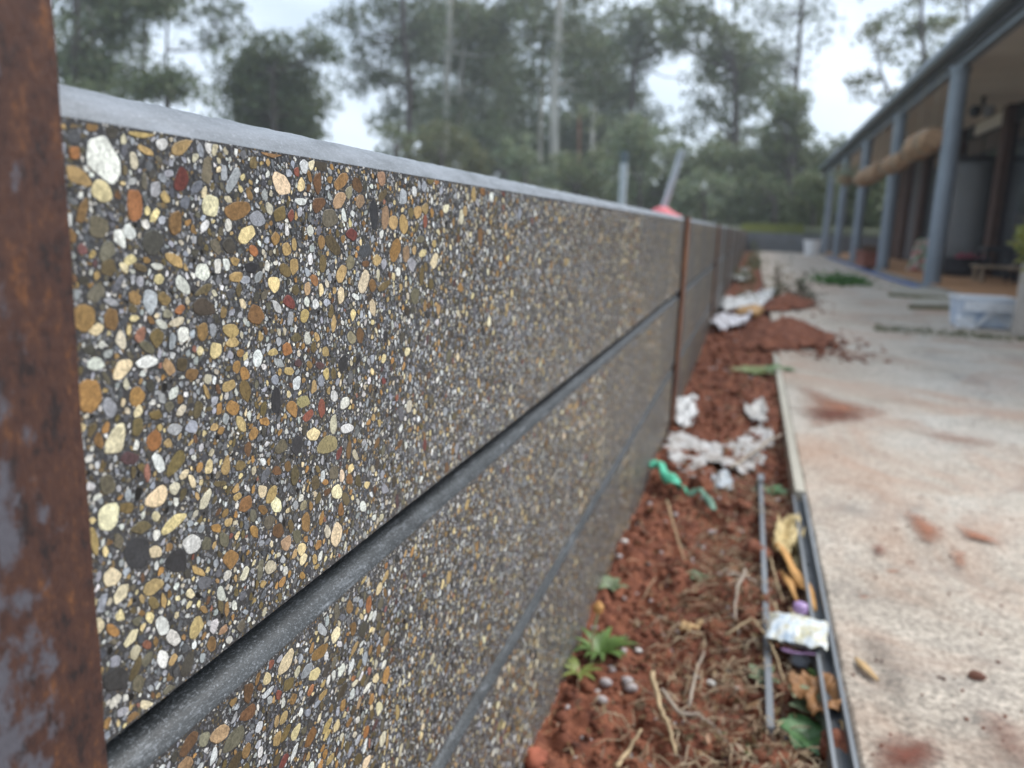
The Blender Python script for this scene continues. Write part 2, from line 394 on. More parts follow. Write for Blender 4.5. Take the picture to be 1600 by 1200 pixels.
# steel posts (H section)
def hpost(yc, ztop, label, group=True, near=False):
    e = empty('steel_post', (WX, yc, -.70), label=label, cat='post', group='rusty steel posts of the retaining wall')
    w, t = .098, .0085
    def plate(name, x0, x1, y0, y1):
        nz_ = 60 if near else 6; v = []; f = []
        bev = .0012
        ring = [(x0, y0+bev), (x0+bev, y0), (x1-bev, y0), (x1, y0+bev), (x1, y1-bev), (x1-bev, y1), (x0+bev, y1), (x0, y1-bev)]
        for i in range(nz_+1):
            z = (ztop+.70)*i/nz_
            for (x, y) in ring:
                j = .0004*fbm(z*30, x*50, y*50) if near else 0
                v.append((x+j, y+j, z))
        for i in range(nz_):
            for k in range(8): f.append((i*8+k, i*8+(k+1) % 8, (i+1)*8+(k+1) % 8, (i+1)*8+k))
        f.append(tuple(range(7, -1, -1))); f.append(tuple(nz_*8+k for k in range(8)))
        return mk(name, v, f, RUST if near else RUST2, e)
    plate('flange', .0015, .0015+t, -w/2, w/2)
    plate('web', -.083, .0013, -.003, .003)
    plate('flange', -.083-t-.0005, -.0835, -w/2, w/2)
    return e
ordn = ['second', 'third', 'fourth', 'fifth', 'sixth', 'seventh', 'eighth', 'ninth', 'tenth', 'eleventh', 'twelfth']
for i, y in enumerate(posts_y):
    if i == 0: hpost(y, .16, 'close rusty brown steel post with blue grey scale, at the left edge of the photo', near=True)
    else: hpost(y, TOP+.001, '%s rusty steel post along the pebble wall counting from the camera' % ordn[i-1])

# ---- pebbles in the honed face
PAL = dict(white=(212, 212, 205), creamW=(228, 215, 170), lwhite=(198, 196, 190), lgrey=(150, 153, 160), lgrey2=(158, 163, 165), grey=(112, 114, 120), dgrey=(84, 86, 92),
    cream=(218, 190, 138), cream2=(214, 194, 146), lcream=(190, 178, 148), creamP=(216, 190, 150), tan=(190, 152, 92), tanY=(205, 158, 95), tanpink=(196, 150, 112), tanpinkD=(165, 125, 95),
    ochre=(162, 118, 60), ochreO=(158, 112, 62), ochreB=(160, 112, 52), ochreR=(150, 98, 48), ochreD=(140, 98, 48), ochreD2=(135, 108, 62), orange=(185, 108, 50), orange2=(180, 112, 52),
    amber=(190, 132, 52), amberD=(180, 108, 42), sand=(200, 165, 100), sandD=(165, 145, 98), brown=(110, 92, 62), brownO=(120, 98, 54), brownR=(118, 78, 48), dbrown=(80, 68, 52), dbrown2=(95, 76, 54),
    olive=(116, 108, 84), oliveG=(112, 106, 76), oliveD=(82, 78, 67), lolive=(150, 141, 108), red=(118, 48, 46), red2=(135, 58, 58), red3=(150, 76, 60), terra=(145, 82, 58), maroon=(98, 66, 66),
    pink=(150, 88, 92), pinkr=(168, 104, 88), pinkr2=(178, 128, 100), black=(50, 51, 54), dgreyB=(58, 59, 61), void=(10, 10, 11))
HERO = {
 (80, 160): "385,430,400,210,118,white 205,555,230,110,143,tan 385,670,190,160,150,cream 300,165,130,90,100,ochre 170,380,110,90,110,orange2 525,170,70,45,130,white 670,235,200,55,0,tan 900,220,70,70,0,brown 975,320,210,115,45,tan 830,320,90,85,60,lwhite 705,360,140,50,150,tan 620,440,150,60,100,lcream 545,360,90,40,90,grey 625,770,270,120,97,orange 980,580,190,115,85,red 780,655,130,70,80,lgrey 830,570,85,60,120,lgrey 880,535,80,60,10,lgrey 700,590,130,50,90,olive 855,715,120,60,115,tan 930,905,200,100,80,ochreD 775,850,120,60,70,cream 720,815,75,50,90,cream 230,810,180,70,75,ochreD 350,930,180,150,90,olive 515,1025,160,90,115,white 590,975,130,80,130,white 765,1050,190,150,90,oliveD 415,1120,150,110,60,olive 230,1100,90,70,120,pink 1165,510,200,80,90,olive 1145,680,90,45,80,cream2 1120,360,120,50,100,lgrey 1175,325,130,50,90,lwhite 1190,780,160,130,90,creamW 1005,750,100,70,90,grey 1085,640,110,70,60,grey 730,470,80,60,90,grey 1150,930,90,60,60,white 550,510,80,45,90,brown 170,260,120,100,90,dgrey 450,200,160,110,90,oliveD",
 (80, 400): "245,460,215,180,100,ochre 450,480,165,115,90,ochreD 335,550,110,75,35,cream2 625,310,120,75,105,ochre 740,350,210,105,92,lgrey2 845,320,110,85,120,ochreD2 985,220,150,85,115,white 1135,120,130,105,90,white 810,175,80,75,0,cream 665,190,80,65,90,lgrey 925,30,160,80,135,tan 590,30,100,80,30,cream 545,85,90,60,120,cream2 665,85,120,55,150,brown 795,80,100,50,165,lwhite 425,90,140,110,90,brown 500,215,150,55,65,grey 335,275,150,110,55,olive 1140,390,170,130,170,dbrown 1150,250,150,55,30,brown 965,400,90,60,45,orange 870,435,85,70,0,lolive 945,495,110,65,25,lcream 825,510,100,60,140,lwhite 670,590,125,80,75,pinkr 795,615,140,95,90,ochreD2 525,630,140,75,110,lcream 715,685,130,75,150,olive 990,590,130,80,70,white 1135,570,150,75,90,ochre 720,795,150,105,20,white 535,850,200,110,50,cream2 335,815,115,100,0,white 290,705,95,85,0,oliveD 450,345,110,60,170,lgrey 180,290,90,70,110,lgrey 285,1050,220,175,90,amber 435,1135,150,100,90,lgrey 640,1060,160,120,90,amber 880,830,130,80,115,tanpink 980,810,110,90,100,dbrown2 1055,885,95,85,0,ochreD 1115,710,75,45,90,cream 1160,1020,110,35,110,tan 965,1075,75,50,90,ochreD 885,1130,90,70,90,olive 975,1160,100,60,60,lcream 650,1165,110,60,60,cream2 415,920,110,40,115,olive 610,395,80,60,130,brown 1100,1150,140,60,80,brown 685,885,45,45,0,white",
 (80, 640): "480,230,240,140,65,creamW 650,130,160,90,80,brownO 775,230,180,110,70,amberD 785,45,110,70,0,brownO 925,145,120,90,10,lgrey2 1095,90,200,75,90,brown 935,395,250,90,55,brownO 800,400,140,80,110,white 590,370,130,110,0,maroon 420,570,160,110,100,olive 720,470,140,50,90,pinkr 795,660,200,120,50,creamP 425,800,230,150,70,creamW 570,735,110,90,30,ochreD2 675,880,150,100,15,brown 785,800,80,65,90,cream2 925,845,230,90,40,cream 1055,1010,170,130,70,lwhite 780,1070,95,90,0,creamP 885,1030,80,55,60,ochre 940,1140,210,150,60,black 320,990,200,60,100,tan 300,155,110,60,60,brown 355,235,120,65,100,ochreD 290,580,80,70,0,white 875,250,70,60,0,tan 1055,540,110,50,110,cream2 995,485,90,45,50,cream2 1160,670,160,55,65,lcream 1185,430,110,60,80,cream 650,1070,240,200,90,dgreyB 1165,1010,110,70,70,olive 1070,360,45,45,0,white",
 (120, 880): "260,105,140,120,45,cream2 330,230,170,80,60,cream2 575,175,170,100,35,tan 575,300,100,70,120,ochreD2 190,300,170,60,70,lgrey 325,395,90,65,90,cream 270,505,115,80,140,amber 405,565,150,60,55,cream2 640,465,145,105,90,lwhite 720,560,120,105,120,lwhite 645,720,170,80,95,white 435,670,125,75,65,lcream 290,735,95,80,60,lgrey 525,610,80,70,0,terra 895,480,190,100,70,sand 850,230,80,65,120,cream2 1080,230,110,70,100,lwhite 955,150,110,90,0,grey 1010,610,120,70,80,ochreD 1030,470,120,55,70,lwhite 1100,500,90,40,50,pinkr2 950,345,70,45,130,ochre 520,1065,95,80,0,cream2 420,1155,110,60,50,ochre 440,790,190,60,65,brown 530,720,130,60,60,olive 460,910,130,80,70,olive 690,970,110,80,60,olive 590,590,80,40,90,ochreD 910,60,110,50,145,tan 1130,90,90,45,60,lwhite 1125,340,110,35,90,ochre 1075,320,90,40,90,brown 1180,320,70,45,90,white 340,1115,100,60,30,lgrey 290,880,200,160,20,dgreyB",
 (320, 200): "185,200,145,95,110,ochreO 510,175,185,90,5,ochreO 575,425,200,105,110,creamP 245,615,190,145,5,ochreB 400,685,135,110,130,lgrey 210,390,230,75,65,lgrey2 145,340,120,55,90,lgrey2 315,800,150,120,30,cream 80,890,130,70,110,olive 185,890,120,100,110,oliveD 365,920,105,60,125,orange 360,265,95,55,90,ochreD2 565,645,120,95,75,brownO 485,605,100,55,100,lcream 935,680,140,130,0,olive 850,570,130,95,60,brownR 845,415,170,70,90,brownR 1020,400,130,85,60,ochreO 1005,545,140,80,65,tanpink 1145,435,115,75,110,brownR 1165,550,95,65,90,tanpinkD 1100,800,100,75,120,red2 745,285,105,60,90,white 800,275,75,45,80,cream2 715,550,85,65,0,lwhite 725,430,110,55,90,cream 690,330,80,45,100,red3 645,655,90,45,90,red3 530,830,95,65,80,ochre 610,910,90,75,90,tan 670,875,115,45,95,tan 790,775,90,50,95,lwhite 875,855,110,60,85,ochre 960,880,160,85,120,dbrown2 670,1040,120,60,90,tan 605,1070,130,70,120,brownO 1025,1095,125,70,80,tanY 820,1140,100,50,120,orange2 885,1010,130,50,90,brownO 1090,1010,120,60,95,lolive 520,1170,130,80,110,cream 350,1045,110,90,0,black 235,1115,105,80,0,tan 95,1040,130,55,90,lwhite 160,1030,105,50,100,white 225,1000,70,65,0,tan 790,985,90,35,90,white 465,1035,80,40,90,white 400,1120,110,50,60,lgrey 300,1140,80,60,20,lgrey 1080,480,100,50,90,lolive 870,260,150,90,110,dbrown 75,150,130,45,85,lcream 370,145,100,50,110,lgrey",
 (320, 440): "375,250,140,130,90,ochreR 195,365,110,105,0,sand 205,460,90,75,0,sand 80,515,120,90,95,cream 235,640,105,60,80,amber 300,695,120,70,110,amber 180,785,130,80,35,tan 300,810,150,85,100,ochreD2 205,945,115,90,120,amber 395,580,130,80,80,white 385,500,90,40,90,white 615,510,95,75,100,orange2 750,255,110,60,80,sand 635,155,110,80,120,red2 540,190,130,45,120,lwhite 690,755,110,65,75,white 740,900,90,85,0,sandD 655,955,130,80,115,amber 770,1010,120,60,50,red3 875,945,150,55,90,red3 970,860,85,55,90,lwhite 1050,905,100,70,70,white 965,1075,140,50,85,lcream 1065,1100,90,70,20,white 810,1145,100,90,0,cream 365,1140,110,70,60,amber 275,1070,130,65,120,sand 440,950,120,55,85,brownO 535,900,200,80,90,black 1035,615,140,60,85,dgreyB 770,430,110,45,95,lwhite 815,490,85,40,90,brownO 905,525,90,50,90,tan 965,320,130,40,85,tan 945,225,110,35,80,brownO 1110,250,90,40,90,cream 1165,410,130,50,90,brownR 1100,420,95,60,110,lolive 685,420,75,65,0,brown 510,530,80,65,20,sand 625,670,75,65,0,sand 555,610,85,60,120,lgrey 60,360,110,50,90,lgrey 140,230,90,50,90,ochreD2 1020,100,140,50,85,creamP 1130,115,70,40,140,white 830,175,80,45,100,white 680,60,90,50,90,brown 910,690,90,45,90,sand 965,690,100,35,90,brownO 700,610,65,60,0,maroon 860,630,70,60,0,maroon 785,625,65,40,90,ochre 445,1050,75,65,0,amber",
 (320, 680): "60,235,115,95,90,creamW 160,235,155,65,80,tan 305,515,130,95,75,ochreR 85,700,75,65,0,amber 370,720,100,55,110,amber 540,525,125,75,100,creamW 500,440,150,70,70,tan 430,420,95,70,90,creamP 550,715,110,80,70,brownR 480,650,100,85,90,olive 755,650,155,65,90,ochreB 690,755,110,65,100,olive 985,750,180,75,80,creamP 920,725,95,45,90,lcream 990,420,115,75,90,creamW 1055,475,100,55,95,brown 830,360,120,60,85,brown 965,285,105,65,85,olive 1085,335,85,60,90,ochreR 540,265,75,70,0,brownR 620,235,80,55,90,ochreD 195,925,150,110,80,ochreB 610,810,130,75,80,tanpink 725,855,95,60,80,cream 740,925,95,50,65,cream2 495,990,105,75,70,lcream 415,1010,150,45,80,olive 580,1100,85,45,60,amber 920,70,170,130,40,sandD 690,70,150,75,80,dgreyB 570,90,120,75,60,olive 325,105,105,55,85,brownR 265,230,90,70,60,ochreD2 115,365,95,45,5,brown 145,785,120,75,95,olive 850,825,85,45,60,amber 865,910,85,30,80,white 825,930,85,35,85,tan 720,470,60,35,80,white 885,305,90,35,85,white 1025,300,95,35,90,creamP 1150,340,100,45,95,brown 645,680,100,45,90,brownO 435,560,75,65,0,ochreD 360,610,105,50,95,olive 175,655,80,50,50,tan 435,200,60,45,90,white 795,530,75,30,90,ochre 740,530,80,40,75,lolive 605,1020,70,35,80,white 170,1050,80,45,60,lcream 905,350,50,50,0,amber 1080,100,150,35,85,ochreD 1185,540,90,45,90,white 1095,250,70,40,70,cream 1130,150,90,35,110,lcream 850,475,90,40,75,brown 915,425,75,45,60,brownR 1020,560,100,40,90,ochreR",
 (540, 250): "375,670,175,75,85,ochreB 210,415,220,60,95,dgreyB 295,420,190,55,85,tanpinkD 355,470,110,65,90,tanY 435,480,150,60,97,tan 540,390,100,55,90,tanY 490,395,90,45,90,brownO 595,365,85,45,90,tan 430,285,125,55,90,lgrey2 210,150,150,50,95,sandD 265,125,140,60,95,pinkr2 750,365,75,50,80,creamW 520,1015,120,65,90,olive 140,910,180,75,75,creamP 200,940,100,55,100,ochreD 285,945,120,50,40,ochreD2 235,755,80,60,80,sand 665,750,120,50,75,creamP 495,785,110,65,90,lgrey 455,700,120,50,85,tanpinkD 565,595,70,60,0,oliveG 570,860,150,35,90,brownO 640,930,95,40,90,brownO 140,685,110,90,30,dgrey 205,1105,120,45,95,creamP 590,200,90,40,90,lgrey 515,240,85,35,90,white 635,155,80,50,90,brownO 685,150,80,45,90,orange2 1030,230,70,45,90,ochreR 960,260,110,35,95,tan 895,380,80,35,95,tan 870,430,105,35,90,lcream 1010,570,140,35,90,ochreD 275,270,100,50,60,brown 580,700,75,55,60,cream 150,780,65,50,10,brownR 50,1160,90,45,80,cream2 595,460,100,30,90,red3 1095,280,80,35,90,white 515,675,70,35,90,tanY 395,840,70,40,90,white 285,780,80,40,85,lgrey",
}
RES = .00028; TL = .80; TH = .2093          # one packing tile, wrapped along the wall
W_, H_ = int(TL/RES), int(TH/RES)
ZBOT = TOP-PITCH+.0025+.0047               # lowest z of the honed face, top row
Y0T = .16
occ = np.zeros((H_, W_), bool)
def chaikin(P, k=1):
    for _ in range(k):
        w = rng.uniform(.12, .26); Q = np.roll(P, -1, 0); P = np.stack([P*(1-w)+Q*w, P*w+Q*(1-w)], 1).reshape(-1, 2)
    return P
def blob(n, a, b, ang, rough=.22):
    th = (np.arange(n)+rng.uniform(-.33, .33, n))*2*np.pi/n+rng.uniform(0, 6.28)
    r = 1+rng.uniform(-rough, rough*.6, n)
    P = np.stack([np.cos(th)*r*a, np.sin(th)*r*b], 1)
    c, s = math.cos(ang), math.sin(ang)
    return P @ np.array([[c, s], [-s, c]])
def mask_of(P, pad=.0002):
    """raster cells inside a star-shaped polygon P (m, relative to tile origin)"""
    c = P.mean(0); lo = P.min(0)-pad*2; hi = P.max(0)+pad*2
    i0, j0 = np.floor(lo/RES).astype(int); i1, j1 = np.ceil(hi/RES).astype(int)
    gx, gy = np.meshgrid((np.arange(i0, i1+1)+.5)*RES, (np.arange(j0, j1+1)+.5)*RES)
    ins = np.ones(gx.shape, bool)
    Pe = c+(P-c)*(1+pad/max(1e-4, np.abs(P-c).max()))
    Q = np.roll(Pe, -1, 0)
    # even-odd
    ins = np.zeros(gx.shape, bool)
    for (ax, ay), (bx, by) in zip(Pe, Q):
        if ay == by: continue
        cond = ((ay > gy) != (by > gy)) & (gx < (bx-ax)*(gy-ay)/(by-ay)+ax)
        ins ^= cond
    return i0, i1, j0, j1, ins
def try_place(P, tol=0.0, mark=True):
    i0, i1, j0, j1, ins = mask_of(P)
    if j0 < 0 or j1 >= H_: return False
    idx = np.arange(i0, i1+1) % W_
    sub = occ[j0:j1+1][:, idx]
    hit = (sub & ins).sum()
    if hit > tol*ins.sum(): return False
    if mark: occ[j0:j1+1, idx] = sub | ins
    return True
heroes = []
for (ox, oy), s in HERO.items():
    for e in s.split():
        a_, b_, l_, s_, an, cn = e.split(',')
        u0, v0 = ox+float(a_)*250/1200, oy+float(b_)*250/1200
        Lh, Sh = float(l_)*250/2400, float(s_)*250/2400; an = math.radians(float(an))
        big = Lh > 9
        n = 7 if big else 6
        th = (np.arange(n)+rng.uniform(-.36, .36, n))*2*np.pi/n
        r = 1.13+rng.uniform(-.24, .14, n)
        q = np.stack([np.cos(th)*r*Lh, np.sin(th)*r*Sh], 1)
        pu = u0+q[:, 0]*math.cos(an)+q[:, 1]*math.sin(an); pv = v0-q[:, 0]*math.sin(an)+q[:, 1]*math.cos(an)
        W = np.array([at(uu, vv, x=WX) for uu, vv in zip(pu, pv)])
        P = np.stack([W[:, 1]-Y0T, W[:, 2]-ZBOT], 1)
        if P[:, 1].min() < .0012 or P[:, 1].max() > TH-.0005 or P[:, 0].min() < 0:
            P[:, 1] = np.clip(P[:, 1], .001, TH-.001)
        P = chaikin(P, 1)
        if try_place(P, .25): heroes.append((P, cn))
print('hero pebbles', len(heroes))
palette_w = {  # random mix for the rest
  'big': dict(white=5, creamW=3, lwhite=6, lgrey=10, cream=5, cream2=4, lcream=6, tan=6, tanY=4, tanpink=1, ochre=4, ochreO=2, ochreD=4, orange2=.6, amber=6, sand=5, brown=7, brownO=6, brownR=2.5, dbrown=5, olive=7, oliveD=6, red2=.7, red3=.6, dgreyB=6, black=2, grey=11, maroon=1),
  'mid': dict(white=9, lwhite=9, lgrey=16, lgrey2=8, grey=16, dgrey=9, cream=5, cream2=3, lcream=6, tan=5, tanY=3, ochre=4, ochreD=3, amber=5, brown=5, brownO=5, brownR=2, olive=6, oliveD=6, red3=.5, pinkr=.7, maroon=1, void=1.2),
  'small': dict(white=9, lwhite=10, lgrey=18, lgrey2=12, grey=26, dgrey=16, cream=2, lcream=4, tan=3, ochre=2, brown=3, olive=4, red3=.25, pinkr=.4, void=3)}
def pick(kind):
    d = palette_w[kind]; k = list(d); w = np.array([d[x] for x in k]); return k[rng.choice(len(k), p=w/w.sum())]
tile = []   # (polygon, colourname, size class)
for dmin, dmax, cnt, kind, n, ch in [(.0105, .013, 5, 'big', 7, 1), (.0075, .0105, 60, 'big', 7, 1), (.0055, .0075, 270, 'big', 6, 1), (.0038, .0055, 1150, 'mid', 6, 1), (.0026, .0038, 3600, 'mid', 6, 0), (.0016, .0026, 8600, 'small', 5, 0)]:
    made = tries = 0
    while made < cnt and tries < cnt*9:
        tries += 1
        d = rng.uniform(dmin, dmax)/2; asp = rng.uniform(1.0, 1.75)
        c = np.array([rng.uniform(0, TL), rng.uniform(.001, TH-.001)])
        ci, cj = int(c[0]/RES) % W_, min(H_-1, int(c[1]/RES))
        if occ[cj, ci]: continue
        P = blob(n, d*asp**.5, d/asp**.5, rng.uniform(0, 3.14), .30)+c
        if ch: P = chaikin(P, 1)
        if P[:, 1].min() < .0006 or P[:, 1].max() > TH-.0006: continue
        if try_place(P, 0): tile.append((P, pick(kind), d)); made += 1
    print(kind, dmin, made, tries, 'fill', round(float(occ.mean()), 3))

LINP = {}
for k, c in PAL.items():
    c = np.array(lin(c)); g_ = c @ np.array([.3, .59, .11]); LINP[k] = (c*.76+g_*.24)*np.array([.86, .90, .84])
    LINP[k] = LINP[k]*(np.array([.92, .925, .85]) if c[0] > c[2]*2.4 else np.array([.93, .90, .96]))*(1.28 if min(PAL[k]) > 130 else 1.0)
def pcol(cn):
    c = LINP[cn]*rng.uniform(.82, 1.15)*np.array([rng.uniform(.95, 1.05), 1, rng.uniform(.92, 1.08)])
    return np.clip(c, 0, .86)
def disc(P, h=.00016, skirt=True, x0=0.0):
    """solid cap a fraction of a mm proud, with a sunk skirt"""
    n = len(P); c = P.mean(0)
    if skirt:
        inner = c+(P-c)*.94
        v = [(x0-.0004, p[0], p[1]) for p in P]+[(x0+h*.5, p[0], p[1]) for p in P]+[(x0+h, p[0], p[1]) for p in inner]
        f = [(k, (k+1) % n, n+(k+1) % n, n+k) for k in range(n)]+[(n+k, n+(k+1) % n, 2*n+(k+1) % n, 2*n+k) for k in range(n)]+[tuple(2*n+k for k in range(n))]
    else:
        v = [(x0+h, p[0], p[1]) for p in P]; f = [tuple(range(n))]
    return v, f
def ccw(P):
    a = (P[:, 0]*np.roll(P[:, 1], -1)-np.roll(P[:, 0], -1)*P[:, 1]).sum()
    return P if a > 0 else P[::-1]
def peb_obj(name, items, parent, x0=0.0, **k):
    vs_, fs_, cs_ = [], [], []
    for P, cn, sk in items:
        P = ccw(P); v, f = disc(P, (-.0005 if cn == 'void' else rng.uniform(.00008, .0003)), sk and cn != 'void', x0)
        if cn == 'void': v = [(x0+.00007, p[1], p[2]) for p in v]
        n0 = len(vs_); vs_ += v; fs_ += [tuple(q+n0 for q in g_) for g_ in f]; c = pcol(cn); cs_ += [c]*len(f)
    o = mk(name, vs_, fs_, PEB, parent, **k)
    ca = o.data.attributes.new('col', 'FLOAT_COLOR', 'FACE')
    arr = np.ones((len(fs_), 4), np.float32); arr[:, :3] = np.array(cs_); ca.data.foreach_set('color', arr.ravel())
    return o
# single large pebbles are sub-parts of the near top sleeper
s0 = sleepers[(0, 0)]
heroes.sort(key=lambda h: -np.ptp(h[0][:, 0])*np.ptp(h[0][:, 1]))
for P, cn in heroes[:298]:
    Pw = np.stack([P[:, 0]+Y0T, P[:, 1]+ZBOT+.65], 1)
    peb_obj('pebble', [(Pw, cn, True)], s0)
def spread(row, ya, yb, shift, flipz, flipy, minsize_at, items_extra=()):
    items = list(items_extra)
    base = ZBOT-PITCH*row+.65
    k0 = int(math.floor((ya-shift)/TL))-1; k1 = int(math.ceil((yb-shift)/TL))+1
    src = tile+[(P, cn, .004) for P, cn in heroes]
    for k in range(k0, k1+1):
        for P, cn, d in src:
            if cn in ('red', ) and rng.random() < .5: cn = 'ochre'
            Q = P.copy()
            if flipy: Q[:, 0] = TL-Q[:, 0]
            if flipz: Q[:, 1] = TH-Q[:, 1]
            cy_ = Q[:, 0].mean()+k*TL+shift
            if cy_ < ya+.004 or cy_ > yb-.004 or d*2 < minsize_at(cy_): continue
            if row and Q[:, 1].max() > TH-.0047: continue
            Q[:, 0] += k*TL+shift; Q[:, 1] += base
            items.append((Q, cn, d > .0026 and cy_ < 1.1))
    return items
ms = lambda y: 0 if y < .75 else min(.0036, .0016+.0013*(y-.75))*rng.uniform(.75, 1.3)
items = []
for P, cn, d in tile:
    Q = P.copy(); Q[:, 0] += Y0T; Q[:, 1] += ZBOT+.65
    if Q[:, 0].mean() > .162: items.append((Q, cn, d > .0026))
for P, cn in heroes[298:]:
    Q = P.copy(); Q[:, 0] += Y0T; Q[:, 1] += ZBOT+.65; items.append((Q, cn, True))
items += spread(0, Y0T+TL, 2.54, Y0T+.31, True, False, ms)
peb_obj('pebbles', items, s0, kind='stuff')
peb_obj('pebbles', spread(1, .17, 2.54, .47, False, True, ms), sleepers[(0, 1)], kind='stuff')
peb_obj('pebbles', spread(2, .35, 2.54, .09, True, True, ms), sleepers[(0, 2)], kind='stuff')
for row in range(3):
    peb_obj('pebbles', spread(row, 2.56, 4.9, .2+.3*row, row == 1, row != 1, lambda y: .0044*rng.uniform(.85, 1.2)), sleepers[(1, row)], kind='stuff')
print('pebble meshes done')
# ------------------------------------------------------------------ far cross wall
cw = empty('cross_wall', (2.0, 27.75, -.65), label='low dark grey wall crossing the far end of the concrete path', cat='wall')
cwm = simple('dark_cement', (.13, .135, .14), .7, .25, 3)
for r_ in range(3):
    for x0 in (-.3, 2.11, 4.52, 6.93):
        z1 = .65+TOP-.03-PITCH*r_
        B().box((x0-2+.006, -.04, z1-PITCH+.004), (x0-2+2.394, .04, z1)).out('sleeper', cwm, cw)

# ------------------------------------------------------------------ house with verandah
PX, P0Y, PDY = 2.15, 10.92, 4.0
paint = simple('slate_blue_paint', (.205, .240, .280), .45, .12, 3)
dark = simple('dark_frame', (.018, .019, .026), .5, .3, 2)
soff = simple('cream_soffit', (.74, .69, .63), .7, .08, 2)
brick = simple('brown_brick', (.085, .045, .032), .85, .3, 6, .4, .004)
glass = mat('window_glass', (.008, .009, .014), .08, spec=.6)
deckm = simple('orange_deck', (.42, .22, .105), .7, .3, 4, stretch=(1, 6, 1))
roofm = simple('roof_steel', (.10, .115, .135), .5, .15, 3)
house = empty('house', (2.9, 15, SL), label='long single storey house with slate blue verandah posts, cream soffit and dark walls', cat='house')
def HB(name, m, a, b, parent=house, **k):
    return B().box(tuple(np.array(a)-np.array(house.location)), tuple(np.array(b)-np.array(house.location))).out(name, m, parent, **k)
YE0, YE1 = 4.0, 30.5
# roof sheet with ribs
rb = B()
yv = np.arange(YE0, YE1, .19)
v = []; f = []
for i, y in enumerate(yv):
    for dy, dz in ((0, 0), (.02, .03), (.06, .03), (.08, 0)):
        v += [(2.08-2.9, y+dy-15, 2.335+dz-SL), (6.6-2.9, y+dy-15, 3.2+dz-SL)]
n_ = len(v)//2
for i in range(n_-1): f.append((2*i, 2*i+1, 2*i+3, 2*i+2))
mk('roof', v, f, roofm, house)
# gutter: quad profile extruded
gp = [(2.085, 2.15), (2.075, 2.30), (2.065, 2.325), (2.04, 2.325), (1.985, 2.29), (1.955, 2.22), (1.955, 2.175), (1.985, 2.145)]
v = [(x-2.9, y-15, z-SL) for y in (YE0, YE1-.1) for x, z in gp]; n_ = len(gp)
mk('gutter', v, [(k, (k+1) % n_, n_+(k+1) % n_, n_+k) for k in range(n_)]+[tuple(range(n_-1, -1, -1)), tuple(range(n_, 2*n_))], paint, house)
HB('fascia', dark, (2.09, YE0, 2.03), (2.115, YE1-.15, 2.31))
HB('beam', paint, (2.10+.02, YE0, 1.975), (2.10+.11, YE1-.2, 2.028))
for k in range(22):
    y0 = YE0+k*1.2
    HB('soffit_panel', soff, (2.118, y0, 2.031), (3.62, y0+1.194, 2.043))
# posts
prng = list(range(-1, 5))
for i in prng:
    y = P0Y+PDY*i
    b_ = B(); c = (PX-2.9, y-15, 0)
    b_.lathe([(.128, 0), (.128, .012), (.10, .014), (.10, 2.50), (.115, 2.502), (.115, 2.565)], c, 20)
    b_.out('verandah_post', paint, house, smooth=False)
# deck boards
for k in range(9):
    x0 = 2.12+k*.163
    HB('deck_board', deckm, (x0, YE0, SL+.02), (x0+.157, YE1-2, SL+.06+.001*(k % 3)))
HB('deck_edge', simple('deck_edge', (.20, .18, .16), .8), (2.085, YE0, SL-.02), (2.117, YE1-2, SL+.05))
# rear wall bays : bricks columns, glazing
WXH = 3.60; YEND = 23.3
def bay(y0, y1, m, name, dx=0, z0=SL+.062, z1=2.03): return HB(name, m, (WXH+dx, y0, z0), (WXH+.15+dx, y1, z1))
bay(21.9, YEND, brick, 'wall', -.12)
bay(20.2, 21.9, simple('grey_wall', (.11, .10, .10), .8), 'wall', .0)
for (a, b_) in ((17.3, 20.15), (14.2, 17.25), (11.0, 14.15), (7.8, 10.95), (4.0, 7.7)):
    fr = bay(a, b_, dark, 'window_frame', .02)
    for q in range(2):
        ya, yb = a+.08+q*(b_-a-.08)/2, a+(q+1)*(b_-a-.08)/2
        o = HB('pane', glass, (WXH-.004, ya, SL+.15), (WXH+.015, yb, 1.75)); o.parent = fr
    HB('lintel', soff, (WXH-.03, a+.3, 1.80), (WXH+.018, b_-.9, 2.0))
for yb in (20.16, 17.26, 14.16, 10.96, 7.71): bay(yb-.02, yb+.30, brick, 'pillar', -.09)
HB('wall', brick, (WXH+.17, 4, SL), (WXH+.3, YEND, 2.03))
HB('wall', brick, (WXH+.3, YEND-.2, SL), (7.5, YEND, 3.1))
# wall light under soffit
wl = empty('wall_light', at(1535, 172, x=3.0), label='black outdoor spotlight with round heads hanging under the cream verandah ceiling', cat='light')
b_ = B().tube([(0, 0, .32), (0, 0, .05)], .03, 8); b_.out('arm', dark, wl)
for s in (-1, 1):
    B().lathe([(.03, -.10), (.075, -.06), (.085, .02), (.05, .06)], (s*.09, 0, 0), 12).out('lamp_head', dark if s < 0 else simple('grey_shade', (.25, .25, .27), .4), wl)

